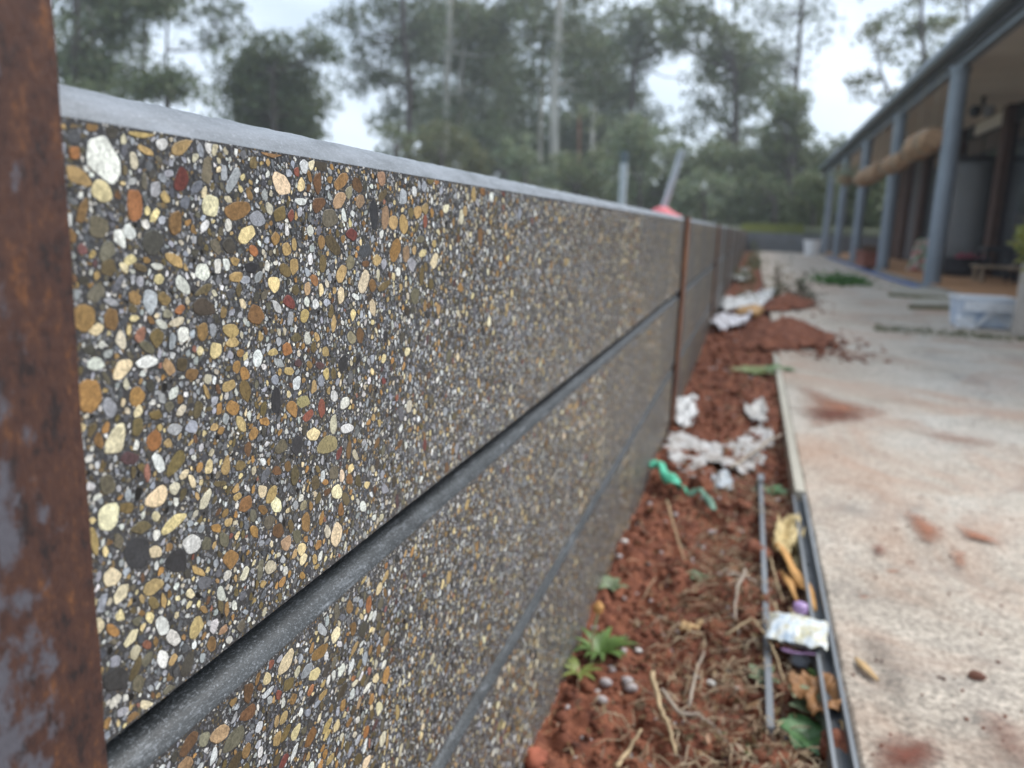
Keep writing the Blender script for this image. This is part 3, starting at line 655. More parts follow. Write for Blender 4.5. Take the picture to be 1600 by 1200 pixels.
# rolled bamboo blinds hung along the eave
bam = simple('bamboo', (.33, .20, .11), .8, .35, 14, .5, .006, stretch=(1, .3, 1))
def blind(y0, y1, z, r, label):
    e = empty('rolled_blind', (1.98, (y0+y1)/2, z), label=label, cat='blind', group='rolled bamboo blinds along the verandah edge')
    L_ = y1-y0; prof = []
    n = 26; v = []; f = []; seg = 20
    for i in range(n+1):
        t = i/n; y = -L_/2+L_*t
        rr = r*(.62+.45*math.sin(math.pi*min(1, max(0, t*.94+.03)))**.5+.12*fbm(t*6, y0))
        sag = -.05*math.sin(t*math.pi*3)**2*.6
        for k in range(seg):
            a = 2*math.pi*k/seg; q = rr*(1+.05*math.sin(a*7+t*5)+.03*fbm(t*20, a*3, y0))
            v.append((q*math.cos(a), y, sag+q*math.sin(a)*.9))
    for i in range(n):
        for k in range(seg): f.append((i*seg+k, i*seg+(k+1) % seg, (i+1)*seg+(k+1) % seg, (i+1)*seg+k))
    f += [tuple(range(seg-1, -1, -1)), tuple(n*seg+k for k in range(seg))]
    mk('roll', v, f, bam, e)
    for t in (.2, .8):
        B().tube([(0, -L_/2+L_*t, r*.9), (.03, -L_/2+L_*t, 2.0-z)], .004, 5).out('cord', simple('cord', (.3, .27, .2), .8), e)
        v2 = B(); v2.tube([(r*1.0*math.cos(a), -L_/2+L_*t, r*.93*math.sin(a)-.02) for a in np.linspace(0, 2*math.pi, 14)], .01, 5, False); v2.out('tie', simple('cord', (.3, .27, .2), .8), e)
blind(10.95, 12.5, 1.19, .165, 'nearest tan rolled bamboo blind hanging under the gutter behind the front blue post')
blind(12.9, 14.6, 1.12, .135, 'middle tan rolled bamboo blind hanging under the verandah gutter')
blind(15.2, 18.2, 1.13, .16, 'farthest orange tan rolled bamboo blind under the gutter, beside the pale hanging plant')

leafm = {}
def leafmat(name, c, rough=.55):
    if name in leafm: return leafm[name]
    m = mat(name, c, rough, spec=.3); nt = m.node_tree; b = nt.nodes['Principled BSDF']; l = nt.links.new
    a = N(nt, 'ShaderNodeAttribute'); a.attribute_name = 'tone'
    mul = N(nt, 'ShaderNodeMix', data_type='RGBA', blend_type='MULTIPLY'); mul.inputs['Factor'].default_value = 1; mul.inputs['A'].default_value = (*c, 1)
    l(a.outputs['Color'], mul.inputs['B']); l(mul.outputs['Result'], b.inputs['Base Color'])
    tr = N(nt, 'ShaderNodeBsdfTranslucent'); l(mul.outputs['Result'], tr.inputs['Color'])
    ms_ = N(nt, 'ShaderNodeMixShader'); ms_.inputs[0].default_value = .3
    l(b.outputs[0], ms_.inputs[1]); l(tr.outputs[0], ms_.inputs[2]); l(ms_.outputs[0], nt.nodes['Material Output'].inputs[0])
    leafm[name] = m; return m
def leaves(name, centers, sizes, m, parent, droop=.4, aspect=.45, vari=.3, **k):
    """numpy leaf mesh: one folded diamond per leaf"""
    n = len(centers); C_ = np.asarray(centers, float); S = np.asarray(sizes, float)[:, None]
    d = rng.normal(size=(n, 3)); d[:, 2] -= droop; d /= np.linalg.norm(d, axis=1)[:, None]
    w = np.cross(d, rng.normal(size=(n, 3))); w /= np.linalg.norm(w, axis=1)[:, None]
    V = np.stack([C_-d*S*.5, C_+w*S*aspect*.5, C_+d*S*.5, C_-w*S*aspect*.5], 1).reshape(-1, 3)
    me = bpy.data.meshes.new(name); me.vertices.add(4*n); me.vertices.foreach_set('co', V.ravel().astype(np.float32))
    me.loops.add(4*n); me.loops.foreach_set('vertex_index', np.arange(4*n, dtype=np.int32))
    me.polygons.add(n); me.polygons.foreach_set('loop_start', np.arange(0, 4*n, 4, dtype=np.int32)); me.update(calc_edges=True)
    me.materials.append(m)
    ca = me.attributes.new('tone', 'FLOAT_COLOR', 'FACE'); t = 1+rng.uniform(-vari, vari, n)
    arr = np.ones((n, 4), np.float32); arr[:, 0] = t*(1+rng.uniform(-.12, .15, n)); arr[:, 1] = t; arr[:, 2] = t*(1+rng.uniform(-.15, .15, n))
    ca.data.foreach_set('color', arr.ravel())
    o = bpy.data.objects.new(name, me); col.objects.link(o)
    if parent: o.parent = parent
    return tag(o, **k)

# hanging pale plant basket
e = empty('hanging_plant', at(1322, 275, x=2.0), label='pale green plant trailing from a hanging basket beyond the bamboo blinds', cat='plant')
B().lathe([(.05, -.22), (.16, -.15), (.2, 0)], (0, 0, 0), 14).out('basket', bam, e)
B().tube([(0, 0, 0), (0, 0, .55)], .01, 5).out('hanger', dark, e)
pts = rng.normal(size=(500, 3))*np.array([.17, .17, .13])+np.array([0, 0, .02])
leaves('foliage', pts, rng.uniform(.05, .09, 500), leafmat('pale_leaf', (.30, .33, .22)), e)

# items on the verandah
tk = simple('tank_grey', (.13, .13, .13), .4, .12, 3)
zt_ = SL+.062
p = np.array(at(1505, 425, z=zt_)); p = p*1.0
e = empty('round_tank', (p[0], p[1], zt_), label='tall round grey tank with dark lid standing on the verandah behind the front post', cat='tank')
B().lathe([(.34, 0), (.34, .35), (.35, .36), (.34, .37), (.34, .95), (.35, .96), (.34, .97), (.34, 1.72), (.30, 1.80)], (0, 0, 0), 28).out('barrel', tk, e, smooth=False)
B().lathe([(.40, 1.802), (.42, 1.83), (.38, 1.87)], (0.03, 0, 0), 28).out('lid', dark, e)
p = at(1500, 431, z=zt_)
e = empty('black_pot', (p[0], p[1], zt_), label='wide low black pot with pink flowers at the foot of the grey tank', cat='pot')
B().lathe([(.26, 0), (.33, .05), (.36, .22), (.385, .24), (.385, .27), (.34, .27), (.33, .2)], (0, 0, 0), 24).out('bowl', dark, e)
leaves('flowers', rng.normal(size=(90, 3))*np.array([.08, .08, .02])+np.array([.05, 0, .29]), [.05]*90, leafmat('pink_petal', (.45, .05, .10)), e)
# bench
p = at(1562, 442, z=zt_)
e = empty('low_bench', (p[0], p[1], zt_), label='low pale timber bench on the verandah deck beside the right planter', cat='bench')
wdm = simple('pale_timber', (.34, .26, .18), .7, .25, 12)
for q in range(3): B().box((-.32, -.22+q*.15, .19), (.34, -.08+q*.15, .215)).out('slat', wdm, e)
for sx in (-.28, .26):
    for sy in (-.17, .17): B().box((sx, sy, 0), (sx+.04, sy+.04, .188)).out('leg', wdm, e)
p = at(1580, 405, z=.0)
e = empty('dark_chair', (3.15, 12.2, zt_), label='dark blue chair in shade behind the low bench', cat='chair')
B().box((-.2, -.2, .40), (.22, .2, .45)).out('seat', dark, e); B().box((.19, -.2, .46), (.23, .2, .9)).out('backrest', dark, e)
for sx in (-.19, .17):
    for sy in (-.19, .16): B().box((sx, sy, 0), (sx+.03, sy+.03, .398)).out('leg', dark, e)
# colourful bag
def crumple_grid(w, h, amp, seed, nx=26, ny=20, taper=.0):
    v = []; f = []
    for j in range(ny+1):
        for i in range(nx+1):
            s, t = i/nx, j/ny
            x = (s-.5)*w*(1-taper*t); z = t*h
            v.append((x+amp*.5*fbm(s*4, t*4, seed), amp*(fbm(s*5, t*5, seed+3)+.6*fbm(s*13, t*13, seed)), z+amp*.6*fbm(s*4, t*4, seed+9)))
    for j in range(ny):
        for i in range(nx): a = j*(nx+1)+i; f.append((a, a+1, a+nx+2, a+nx+1))
    return v, f
def solid(o, t=.003):
    m_ = o.modifiers.new('thick', 'SOLIDIFY'); m_.thickness = t; m_.offset = 0; return o
bagm = mat('bag_print', rough=.6)
vary(bagm, [(.45, .45, .40), (.55, .06, .05), (.75, .72, .66), (.10, .30, .10), (.6, .6, .62)], 9, 2, .5, pos=[.3, .40, .5, .58, .7])
p = at(1437, 424, z=zt_)
e = empty('printed_bag', (p[0], p[1], zt_), label='red, white and green printed sack slumped on the deck behind the front post', cat='bag')
v, f = crumple_grid(.36, .52, .05, 3, taper=.6); solid(mk('front_panel', v, f, bagm, e, smooth=True), .01)
v, f = crumple_grid(.36, .50, .05, 8, taper=.6); solid(mk('back_panel', [(a, b+.14, c) for a, b, c in v], f, bagm, e, smooth=True), .01)
# terracotta planter
p = at(1347, 415, z=zt_)
e = empty('terracotta_planter', (p[0]+.1, p[1], zt_), label='terracotta trough planter on the deck between the second and third verandah posts', cat='planter')
tcm = simple('terracotta', (.20, .065, .04), .8, .2, 8)
B().box((-.16, -.6, 0), (.16, .6, .24), .004).out('trough', tcm, e); B().box((-.18, -.62, .241), (.18, .62, .27), .003).out('rim', tcm, e)
leaves('foliage', rng.normal(size=(160, 3))*np.array([.08, .3, .03])+np.array([0, 0, .3]), [.07]*160, leafmat('herb_leaf', (.12, .07, .04)), e)
# blue hose along the deck edge
hs = [at(u_, v_, z=SL+.02) for u_, v_ in ((1292, 402), (1305, 406), (1322, 412), (1345, 420), (1365, 427), (1392, 436), (1420, 444), (1446, 452), (1470, 455), (1490, 457), (1530, 462), (1565, 470), (1600, 478), (1640, 490))]
pts = []
for i in range(len(hs)-1):
    for t in np.linspace(0, 1, 6, endpoint=False): pts.append(hs[i]*(1-t)+hs[i+1]*t+np.array([.02*fbm(i+t, 2), 0, 0]))
B().tube(pts, [.016+.004*0]*len(pts), 8).out('garden_hose', simple('blue_hose', (.03, .13, .42), .4), None, label='blue garden hose running along the foot of the verandah deck', cat='hose')
hs = [at(u_, v_, z=SL+.012) for u_, v_ in ((1560, 486), (1580, 490), (1600, 493), (1640, 500))]
B().tube(hs, .012, 8).out('garden_hose', simple('blue_hose', (.03, .13, .42), .4), None, label='short blue hose length behind the white tub, in front of the deck', cat='hose')

# white bucket far
p = at(1267, 397, z=SL)
e = empty('white_bucket', (p[0]*.93, p[1]*.93, SL), label='white bucket at the far end of the slab near the last posts', cat='bucket')
B().lathe([(.17, 0), (.23, .40), (.245, .41), (.245, .44), (.22, .44), (.2, .38)], (0, 0, 0), 18).out('pail', simple('white_plastic', (.78, .79, .80), .4, .04), e)
B().tube([(.24*math.cos(a), .02, .42+.12*math.sin(a)) for a in np.linspace(0, math.pi, 10)], .008, 5).out('handle', dark, e)

# mossy paving pads
pav = simple('paver_concrete', (.36, .33, .27), .9, .2, 12, .6, .004)
moss = simple('moss_edge', (.13, .125, .05), .95, .35, 30, .7, .006)
def pad(px_, h, label):
    q = [at(u_, v_, z=SL) for u_, v_ in px_]
    c = sum(q)/4
    e = empty('paving_pad', (c[0], c[1], SL), label=label, cat='paver', group='mossy concrete pads before the verandah')
    top = [tuple(a-c+np.array([0, 0, h])) for a in q]; bot = [tuple(a-c+np.array([0, 0, -.02])) for a in q]
    mk('pad_top', top+[(a[0], a[1], a[2]-.012) for a in top], [(0, 1, 2, 3), (0, 4, 5, 1), (1, 5, 6, 2), (2, 6, 7, 3), (3, 7, 4, 0)], pav, e)
    o2 = [(a[0]*1.012, a[1]*1.012, h-.0125) for a in top]+[(a[0]*1.02, a[1]*1.02, -.02) for a in top]
    mk('moss_edge', o2, [(0, 1, 2, 3), (0, 4, 5, 1), (1, 5, 6, 2), (2, 6, 7, 3), (3, 7, 4, 0)], moss, e)
pad(((1388, 462), (1500, 470), (1500, 456), (1402, 452)), .035, 'mossy edged concrete pad nearest the foot of the front verandah post')
pad(((1420, 482), (1600, 486), (1590, 472), (1436, 471)), .035, 'mossy edged concrete pad running behind the white plastic tub')

# weeds in the slab joint, moss line
js = []
for k in range(900):
    u_ = rng.uniform(1365, 1700); v_ = 514+(u_-1365)*.075+rng.normal()*2.2
    p = at(u_, v_, z=SL+.004); js.append((p[0], p[1], p[2]+abs(rng.normal())*.012))
leaves('joint_moss', js, rng.uniform(.012, .03, len(js)), leafmat('moss_leaf', (.11, .12, .05)), None, kind='stuff', label='green and brown moss along the open joint in the concrete slab')

# white plastic tub with film
p = at(1530, 509, z=SL)
e = empty('plastic_tub', (p[0], p[1], SL), rz=.08, label='pale translucent plastic tub wrapped in white film on the concrete pads', cat='tub')
tubm = mat('tub_plastic', (.62, .70, .80), .25); vary(tubm, [(.28, .40, .62), (.50, .60, .74), (.72, .76, .80)], 9, 3, .5)
wh = simple('white_film', (.80, .82, .85), .3, .06, 20, .3, .004)
bt = B()
w0, w1, d0, h_ = .160, .175, .11, .19
v = [(-w0, -d0, 0), (w0, -d0, 0), (w0, d0, 0), (-w0, d0, 0), (-w1, -d0*1.25, h_), (w1, -d0*1.25, h_), (w1, d0*1.25, h_), (-w1, d0*1.25, h_)]
mk('tub_body', v+[(a*.95, b*.95, c) for a, b, c in v[4:]]+[(a*.95, b*.95, .01) for a, b, c in v[:4]], [(0, 1, 5, 4), (1, 2, 6, 5), (2, 3, 7, 6), (3, 0, 4, 7), (3, 2, 1, 0), (4, 5, 9, 8), (5, 6, 10, 9), (6, 7, 11, 10), (7, 4, 8, 11), (12, 13, 14, 15), (8, 9, 13, 12), (9, 10, 14, 13), (10, 11, 15, 14), (11, 8, 12, 15)], tubm, e)
B().box((-w1-.012, -d0*1.25-.012, h_-.004+.006), (w1+.012, d0*1.25+.012, h_+.018)).out('lid', wh, e)
v, f = crumple_grid(.35, .07, .012, 5); solid(mk('film', [(a, b-.185, c+.115) for a, b, c in v], f, wh, e, smooth=True))
v, f = crumple_grid(.045, .19, .012, 6)
solid(mk('film', [(a+.0-(.19-c)*.9+.08, b-.15, c-.01) for a, b, c in v], f, wh, e, smooth=True))
v, f = crumple_grid(.12, .08, .015, 12); solid(mk('film', [(a-.15, b-.17, c-.005) for a, b, c in v], f, wh, e, smooth=True))

# right planter with shrub
p = at(1604, 527, z=SL)
e = empty('stone_planter', (p[0]+.09, p[1]+.05, SL), label='tall beige planter holding a yellow green shrub at the right edge', cat='planter')
B().box((-.13, -.13, 0), (.13, .13, .46), .004).out('pot_body', simple('planter_stone', (.38, .34, .30), .8, .12, 8), e)
B().box((-.115, -.115, .4605), (.115, .115, .475)).out('soil', SOILM, e)
pts = rng.normal(size=(900, 3))*np.array([.055, .055, .07])+np.array([-.10, 0, .60])
leaves('foliage', pts, rng.uniform(.035, .06, 900), leafmat('yellow_leaf', (.26, .27, .07)), e)
B().tube([(0, 0, .47), (-.06, 0, .62)], .012, 6).out('stem', wdm, e)

# ------------------------------------------------------------------ litter on the soil strip
sh = lambda p: np.array([p[0], p[1], soil_h(p[0], p[1])])
def ongr(u_, v_, dz=0, z=SOIL+.005):
    p = sh(at(u_, v_, z=z)); p = sh(at(u_, v_, z=p[2])); p[2] += dz; return p
def patch(name, poly, res, hf, m, thick=0, z=SOIL+.01, jt=2.2, **k):
    if 'leaf' in name: jt = .8
    """sheet filling a ground polygon (given as picture points on plane z), heights from hf(x, y, edge)"""
    Q = np.array([at(a, b, z=z)[:2] for a, b in poly]); lo, hi = Q.min(0), Q.max(0)
    nx, ny = max(3, int((hi[0]-lo[0])/res)), max(3, int((hi[1]-lo[1])/(res*1.6)))
    nx, ny = min(nx, 160), min(ny, 160)
    X_, Y_ = np.meshgrid(np.linspace(lo[0], hi[0], nx+1), np.linspace(lo[1], hi[1], ny+1))
    ins = np.zeros(X_.shape, bool); dist = np.full(X_.shape, 9.)
    Q2 = np.roll(Q, -1, 0)
    for (ax, ay), (bx, by) in zip(Q, Q2):
        if ay != by: ins ^= ((ay > Y_) != (by > Y_)) & (X_ < (bx-ax)*(Y_-ay)/(by-ay)+ax)
        t = np.clip(((X_-ax)*(bx-ax)+(Y_-ay)*(by-ay))/((bx-ax)**2+(by-ay)**2+1e-12), 0, 1)
        dist = np.minimum(dist, np.hypot(X_-ax-t*(bx-ax), Y_-ay-t*(by-ay)))
    sd = np.where(ins, dist, -dist)
    vid = {}; v = []; f = []
    def vi(j, i):
        if (j, i) not in vid:
            x, y = X_[j, i], Y_[j, i]; vid[(j, i)] = len(v); v.append((x, y, hf(x, y, sd[j, i])))
        return vid[(j, i)]
    jit = [[sd[j, i]+res*jt*fbm(X_[j, i]*28, Y_[j, i]*18, 5) for i in range(nx+1)] for j in range(ny+1)]
    for j in range(ny):
        for i in range(nx):
            if jit[j][i] > 0 and jit[j][i+1] > 0 and jit[j+1][i] > 0 and jit[j+1][i+1] > 0:
                f.append((vi(j, i), vi(j, i+1), vi(j+1, i+1), vi(j+1, i)))
    if not f: print('EMPTY', name); return None
    c = np.array(v).mean(0)
    o = mk(name, [tuple(np.array(a)-c) for a in v], f, m, None, smooth=True, loc=tuple(c), **k)
    if thick: solid(o, thick)
    return o
whpd = mat('dusty_sheet', rough=.6); vary(whpd, [(.20, .11, .07), (.36, .33, .30), (.48, .47, .46)], 22, 7, .7, bump=.5, bscale=70, bdist=.004, pos=[.30, .42, .60])
whp = simple('white_plastic_sheet', (.60, .60, .59), .4, .16, 30, .4, .004)
def crump(base, amp, sc_=30, seed=0): return lambda x, y, e: soil_h(x, y)+base+amp*abs(fbm(x*sc_, y*sc_*.7, seed))+amp*.5*abs(fbm(x*sc_*3, y*sc_*2.4, seed+3))
patch('plastic_sheet', jt=6, poly=[(1032, 690), (1070, 684), (1108, 700), (1150, 698), (1185, 668), (1205, 672), (1212, 690), (1195, 715), (1178, 738), (1150, 748), (1128, 735), (1110, 728), (1100, 745), (1075, 752), (1060, 735), (1035, 712)], res=.004, hf=lambda x, y, e: SOIL+.022+.016*fbm(x*8, y*6, 3)+.007*abs(fbm(x*22, y*16, 5))+.0012*fbm(x*60, y*50, 1, 3), m=whpd, thick=.0015, label='large crumpled white plastic sheet lying across the red soil by the second post', cat='plastic sheet')
patch('plastic_scrap', [(1048, 640), (1085, 636), (1090, 655), (1078, 672), (1062, 678), (1052, 665)], .006, crump(.015, .03, 30, 5), whp, .002, label='small crumpled white plastic scrap against the foot of the wall', cat='plastic scrap')
patch('plastic_scrap', [(1162, 650), (1190, 640), (1200, 660), (1188, 672), (1165, 668)], .006, crump(.012, .02, 30, 8), simple('greyish_plastic', (.45, .43, .40), .5, .2, 30), .002, label='grubby grey plastic scrap just behind the large white sheet', cat='plastic scrap')
patch('plastic_scrap', [(1108, 755), (1130, 748), (1148, 755), (1145, 772), (1120, 775)], .005, crump(.008, .018, 30, 9), simple('clear_plastic', (.42, .45, .47), .2, .2, 30), .002, label='clear grey crumpled plastic scrap below the large white sheet', cat='plastic scrap')
patch('plastic_sheet', [(1122, 492), (1128, 476), (1160, 472), (1192, 468), (1215, 455), (1216, 470), (1195, 484), (1160, 488), (1135, 495)], .02, crump(.03, .05, 10, 4), whp, .003, label='long white plastic strip lying near the weeds further along the wall', cat='plastic sheet')
patch('plastic_sheet', [(1108, 534), (1112, 515), (1142, 510), (1172, 508), (1175, 520), (1145, 530), (1125, 538)], .015, crump(.03, .05, 12, 6), simple('greyish_white', (.58, .57, .60), .5, .15, 30), .003, label='bunched grey white plastic against the wall before the long white strip', cat='plastic sheet')
patch('timber_offcut', [(1148, 505), (1150, 492), (1182, 490), (1192, 496), (1188, 505), (1165, 508)], .02, lambda x, y, e: soil_h(x, y)+.05, simple('yellow_timber', (.46, .27, .11), .7, .2, 10), .03, label='short yellow timber offcut lying between white plastic pieces', cat='timber')
patch('plastic_scrap', [(1140, 436), (1165, 434), (1175, 440), (1160, 446), (1142, 446)], .04, crump(.04, .05, 6, 7), whp, .004, label='far white scrap close to the wall beyond the weeds', cat='plastic scrap')
patch('plastic_scrap', [(1152, 424), (1172, 423), (1176, 429), (1158, 431)], .04, crump(.04, .05, 6, 9), whp, .004, label='farthest small white scrap close to the wall', cat='plastic scrap')

# green plastic strip
def ribbon(name, ctr, width, m, tilt=.3, lift=.012, parent=None, wmul=None, thick=.0015, **k):
    P = []
    for i in range(len(ctr)-1):
        for t in np.linspace(0, 1, 7, endpoint=False): P.append(np.array(ctr[i])*(1-t)+np.array(ctr[i+1])*t)
    P.append(np.array(ctr[-1])); n = len(P); v = []; f = []
    for i, p in enumerate(P):
        d = P[min(i+1, n-1)]-P[max(0, i-1)]; d /= np.linalg.norm(d)+1e-9
        s = np.array([-d[1], d[0], tilt*math.sin(i*.5)]); s /= np.linalg.norm(s)
        w = width*(wmul(i/(n-1)) if wmul else 1)
        for q in (-1, -.33, .33, 1): v.append(p+s*w*q*.5+np.array([0, 0, lift+(.12*width)*(1-q*q)+.0015*fbm(i*.9, q)]))
    for i in range(n-1):
        for q in range(3): a = i*4+q; f.append((a, a+1, a+5, a+4))
    c = np.mean(v, 0)
    o = mk(name, [a-c for a in v], f, m, parent, smooth=True, loc=c, **k)
    if thick: solid(o, thick)
    return o
grn = simple('green_plastic', (.10, .52, .33), .35, .2, 30)
ribbon('plastic_strip', [ongr(1012, 752, .03), ongr(1030, 752, .035), ongr(1042, 768, .02), ongr(1056, 780, .015), ongr(1072, 786, .01)], .028, grn, .8, wmul=lambda t: .7+.5*math.sin(t*3.1), label='bright green plastic strip curled on the soil beside the wall', cat='plastic strip')
ribbon('plastic_strip', [ongr(1074, 784, .004), ongr(1092, 786, .012), ongr(1106, 794, .014), ongr(1116, 806, .0)], .02, simple('dark_green_plastic', (.12, .24, .17), .5, .2, 30), .4, label='dull dark green plastic end beyond the bright green strip', cat='plastic strip')

# form steel: two rails beside the slab and a loose one on the soil
gal = simple('weathered_steel', (.20, .21, .22), .45, .3, 30, .3, .001, stretch=(1, .1, 1), metal=.25)
drk = simple('dark_steel', (.07, .075, .08), .6, .3, 30)
ya = .35; yb_ = float(at(1250, 772, z=SL)[1])
e = empty('steel_form_rail', (SX-.014, ya, SL), label='grey steel channel rail set on edge along the concrete slab edge', cat='rail')
B().box((-.016, 0, -.055), (-.011, yb_-ya, -.004)).out('outer_lip', gal, e)
B().box((-.0108, 0, -.055), (.0058, yb_-ya, -.016)).out('channel_base', drk, e)
B().box((.006, 0, -.055), (.0115, yb_-ya, .001)).out('inner_lip', gal, e)
for k in range(4): B().lathe([(.0035, 0), (.0035, .0028), (.002, .004)], (-.003, .35+.27*k, -.016), 8).out('screw', drk, e)
tb = simple('timber_form', (.42, .39, .32), .8, .25, 15, stretch=(1, .1, 1))
B().box((-.013, 0, -.05), (.009, 2.3, 0)).out('form_board', tb, None, loc=(SX-.010, yb_+.02, SL+.001), label='thin weathered timber board along the slab edge beyond the steel rail', cat='board')
q0, q1 = ongr(1187, 772, .03), ongr(1202, 1155, .012)
d = Vector(q1-q0)
o = B().box((-.0045, 0, -.022), (.0045, d.length, .0)).out('angle_bar', gal, None, label='thin pale steel bar standing on edge in the litter, parallel to the slab', cat='bar')
o.rotation_mode = 'QUATERNION'; o.rotation_quaternion = d.to_track_quat('Y', 'Z'); o.location = q0
o = B().box((-.007, -.002, -.03), (.007, .05, .006)).out('pipe_clip', gal, None, loc=ongr(1187, 772, .032), label='small steel clip on the far end of the thin pale bar', cat='clip')

# crushed carton packet, lilac cap
pk = ongr(1252, 990, .0)
e = empty('crushed_packet', (.118, 1.195, SL+.004), rz=-.08, label='crushed white printed packet wedged between the steel bar and the rail', cat='packet')
pm = mat('packet_print', rough=.45); vary(pm, [(.30, .40, .50), (.55, .60, .63), (.62, .62, .56), (.50, .46, .28), (.52, .56, .62)], 45, 3, .5, pos=[.30, .42, .52, .60, .68], bump=.3, bscale=200)
nx_, ny_ = 26, 14; v = []; f = []
def pkh(s, t, side): return side*.014*(1-abs(2*s-1)**4)*(1-abs(2*t-1)**3)+.0045*fbm(s*6, t*5, side*3)+.002*fbm(s*18, t*14, side)
for side in (1, -1):
    for j in range(ny_+1):
        for i in range(nx_+1):
            s, t = i/nx_, j/ny_
            v.append(((s-.5)*.086+.003*fbm(t*4, 3), (t-.5)*.088+.003*fbm(s*5, 8), pkh(s, t, side)-.002*(side < 0)))
for sd_ in (0, 1):
    o_ = sd_*(nx_+1)*(ny_+1)
    for j in range(ny_):
        for i in range(nx_):
            a = o_+j*(nx_+1)+i; q = (a, a+1, a+nx_+2, a+nx_+1); f.append(q if sd_ == 0 else q[::-1])
mk('packet_body', v, f, pm, e, smooth=True)
lil = simple('lilac_plastic', (.34, .22, .42), .4, .08)
B().lathe([(.011, 0), (.0115, .006), (.0105, .012), (.006, .0145)], (0, 0, 0), 16).out('packet_cap', lil, None, loc=at(1250, 955, z=SL+.012), label='small lilac plastic cap sitting just behind the crushed white packet', cat='cap')
ribbon('packet_seal', [np.array((.03, -.044, -.01)), np.array((.0, -.048, -.013)), np.array((-.02, -.045, -.013))], .008, simple('mauve', (.28, .16, .28), .5), .2, 0, parent=e)
# little white crumpled wad
def rock(name, p, s, m, seed=0, flat=.7, sub=2, rough=.35, **k):
    bm = bmesh.new(); bmesh.ops.create_icosphere(bm, subdivisions=sub, radius=1)
    for v_ in bm.verts:
        c = v_.co; n = 1+rough*fbm(c.x*1.3+seed, c.y*1.3, c.z*1.3, 3); v_.co = Vector((c.x*n*s[0], c.y*n*s[1], c.z*n*s[2] if len(s) > 2 else c.z*n*s[0]*flat))
    me = bpy.data.meshes.new(name); bm.to_mesh(me); bm.free(); me.materials.append(m)
    me.polygons.foreach_set('use_smooth', [sub > 1]*len(me.polygons))
    o = bpy.data.objects.new(name, me); col.objects.link(o); o.location = p; return tag(o, **k)
rock('paper_wad', ongr(1250, 1040, .012, z=SOIL), (.019, .013, .008), simple('pale_paper', (.55, .60, .68), .7, .2, 60), 4, rough=.7, label='small blue white wad lying in the gap in front of the packet', cat='wad')
rock('white_scrap', ongr(1263, 914, .01, z=SOIL), (.014, .006, .005), whp, 9, rough=.6, label='tiny white scrap beside the rail behind the lilac cap', cat='scrap')
# dry leaf pile (cream)
crm = simple('dry_cream_leaf', (.60, .47, .24), .8, .22, 30)
patch('dry_leaf', [(1203, 868), (1212, 830), (1230, 818), (1250, 835), (1255, 858), (1240, 872), (1225, 885), (1212, 880)], .004, crump(.030, .045, 26, 2), crm, .0012, label='broad curled cream coloured dry leaf between the bar and the rail', cat='leaf')
ribbon('dry_leaf', [ongr(1243, 915, .01), ongr(1240, 890, .022), ongr(1247, 868, .02)], .014, crm, .4, label='narrow cream dry leaf standing below the broad cream leaf', cat='leaf')
orl = simple('orange_dry_leaf', (.50, .26, .08), .7, .25, 40)
ribbon('dry_leaf', [ongr(1203, 880, .03), ongr(1222, 905, .034), ongr(1245, 935, .03), ongr(1262, 960, .03), ongr(1270, 985, .03)], .017, orl, .5, wmul=lambda t: .35+math.sin(t*3.14)*.9, label='long orange brown strap leaf arching over the packet end', cat='leaf')
ribbon('dry_leaf', [ongr(1218, 915, .016), ongr(1232, 940, .016), ongr(1244, 960, .016)], .012, orl, .5, wmul=lambda t: .4+math.sin(t*3.14)*.8, label='shorter orange brown leaf beneath the long strap leaf', cat='leaf')
brl = simple('brown_leaf', (.24, .11, .035), .65, .3, 30)
patch('brown_leaf', [(1225, 1085), (1250, 1078), (1290, 1080), (1316, 1100), (1320, 1128), (1304, 1148), (1262, 1134), (1236, 1112)], .003, crump(.034, .012, 18, 3), brl, .001, label='broad dark orange brown leaf lying against the rail near the bottom', cat='leaf')
patch('dry_leaf', [(1058, 985), (1080, 972), (1100, 972), (1092, 985), (1075, 1000), (1062, 998)], .003, crump(.012, .01, 22, 5), simple('tan_leaf', (.46, .30, .14), .7, .2, 30), .001, label='small tan dry leaf lying alone on the red soil mid strip', cat='leaf')
patch('dry_leaf', [(1305, 1145), (1325, 1140), (1340, 1160), (1330, 1185), (1310, 1170)], .003, crump(.02, .012, 22, 7), simple('tan_leaf', (.46, .30, .14), .7, .2, 30), .001, label='tan curled leaf tucked against the rail at the bottom', cat='leaf')

# stems and twigs
stm = simple('dry_stem', (.42, .31, .18), .8, .3, 40)
stg = simple('grey_stem', (.34, .28, .22), .8, .3, 40)
def stem(pts, r, label, m=stm, cat='stem'):
    P = [ongr(a, b, h) for a, b, h in pts]; Q = []
    for i in range(len(P)-1):
        for t in np.linspace(0, 1, 5, endpoint=False): Q.append(P[i]*(1-t)+P[i+1]*t+rng.normal(size=3)*r*.25)
    Q.append(P[-1]); c = np.mean(Q, 0)
    rr = [r*(1-.5*i/len(Q)) for i in range(len(Q))]
    return B().tube([q-c for q in Q], rr, 7).out({'stem': 'grass_straw'}.get(cat, cat), m, None, loc=c, smooth=True, label=label, cat=cat)
stem([(1015, 1085, .03), (1030, 1130, .02), (1045, 1165, .015), (1055, 1195, .012)], .0038, 'thick pale forked twig standing at the bottom middle of the soil', cat='twig')
stem([(1032, 1105, .02), (1060, 1122, .02), (1090, 1135, .018), (1120, 1150, .008), (1140, 1175, .004)], .003, 'pale twig running right from the forked twig', stg, 'twig')
stem([(960, 1215, .015), (980, 1190, .016), (1000, 1168, .02)], .0032, 'short pale broken stick at the bottom edge of the soil', cat='twig')
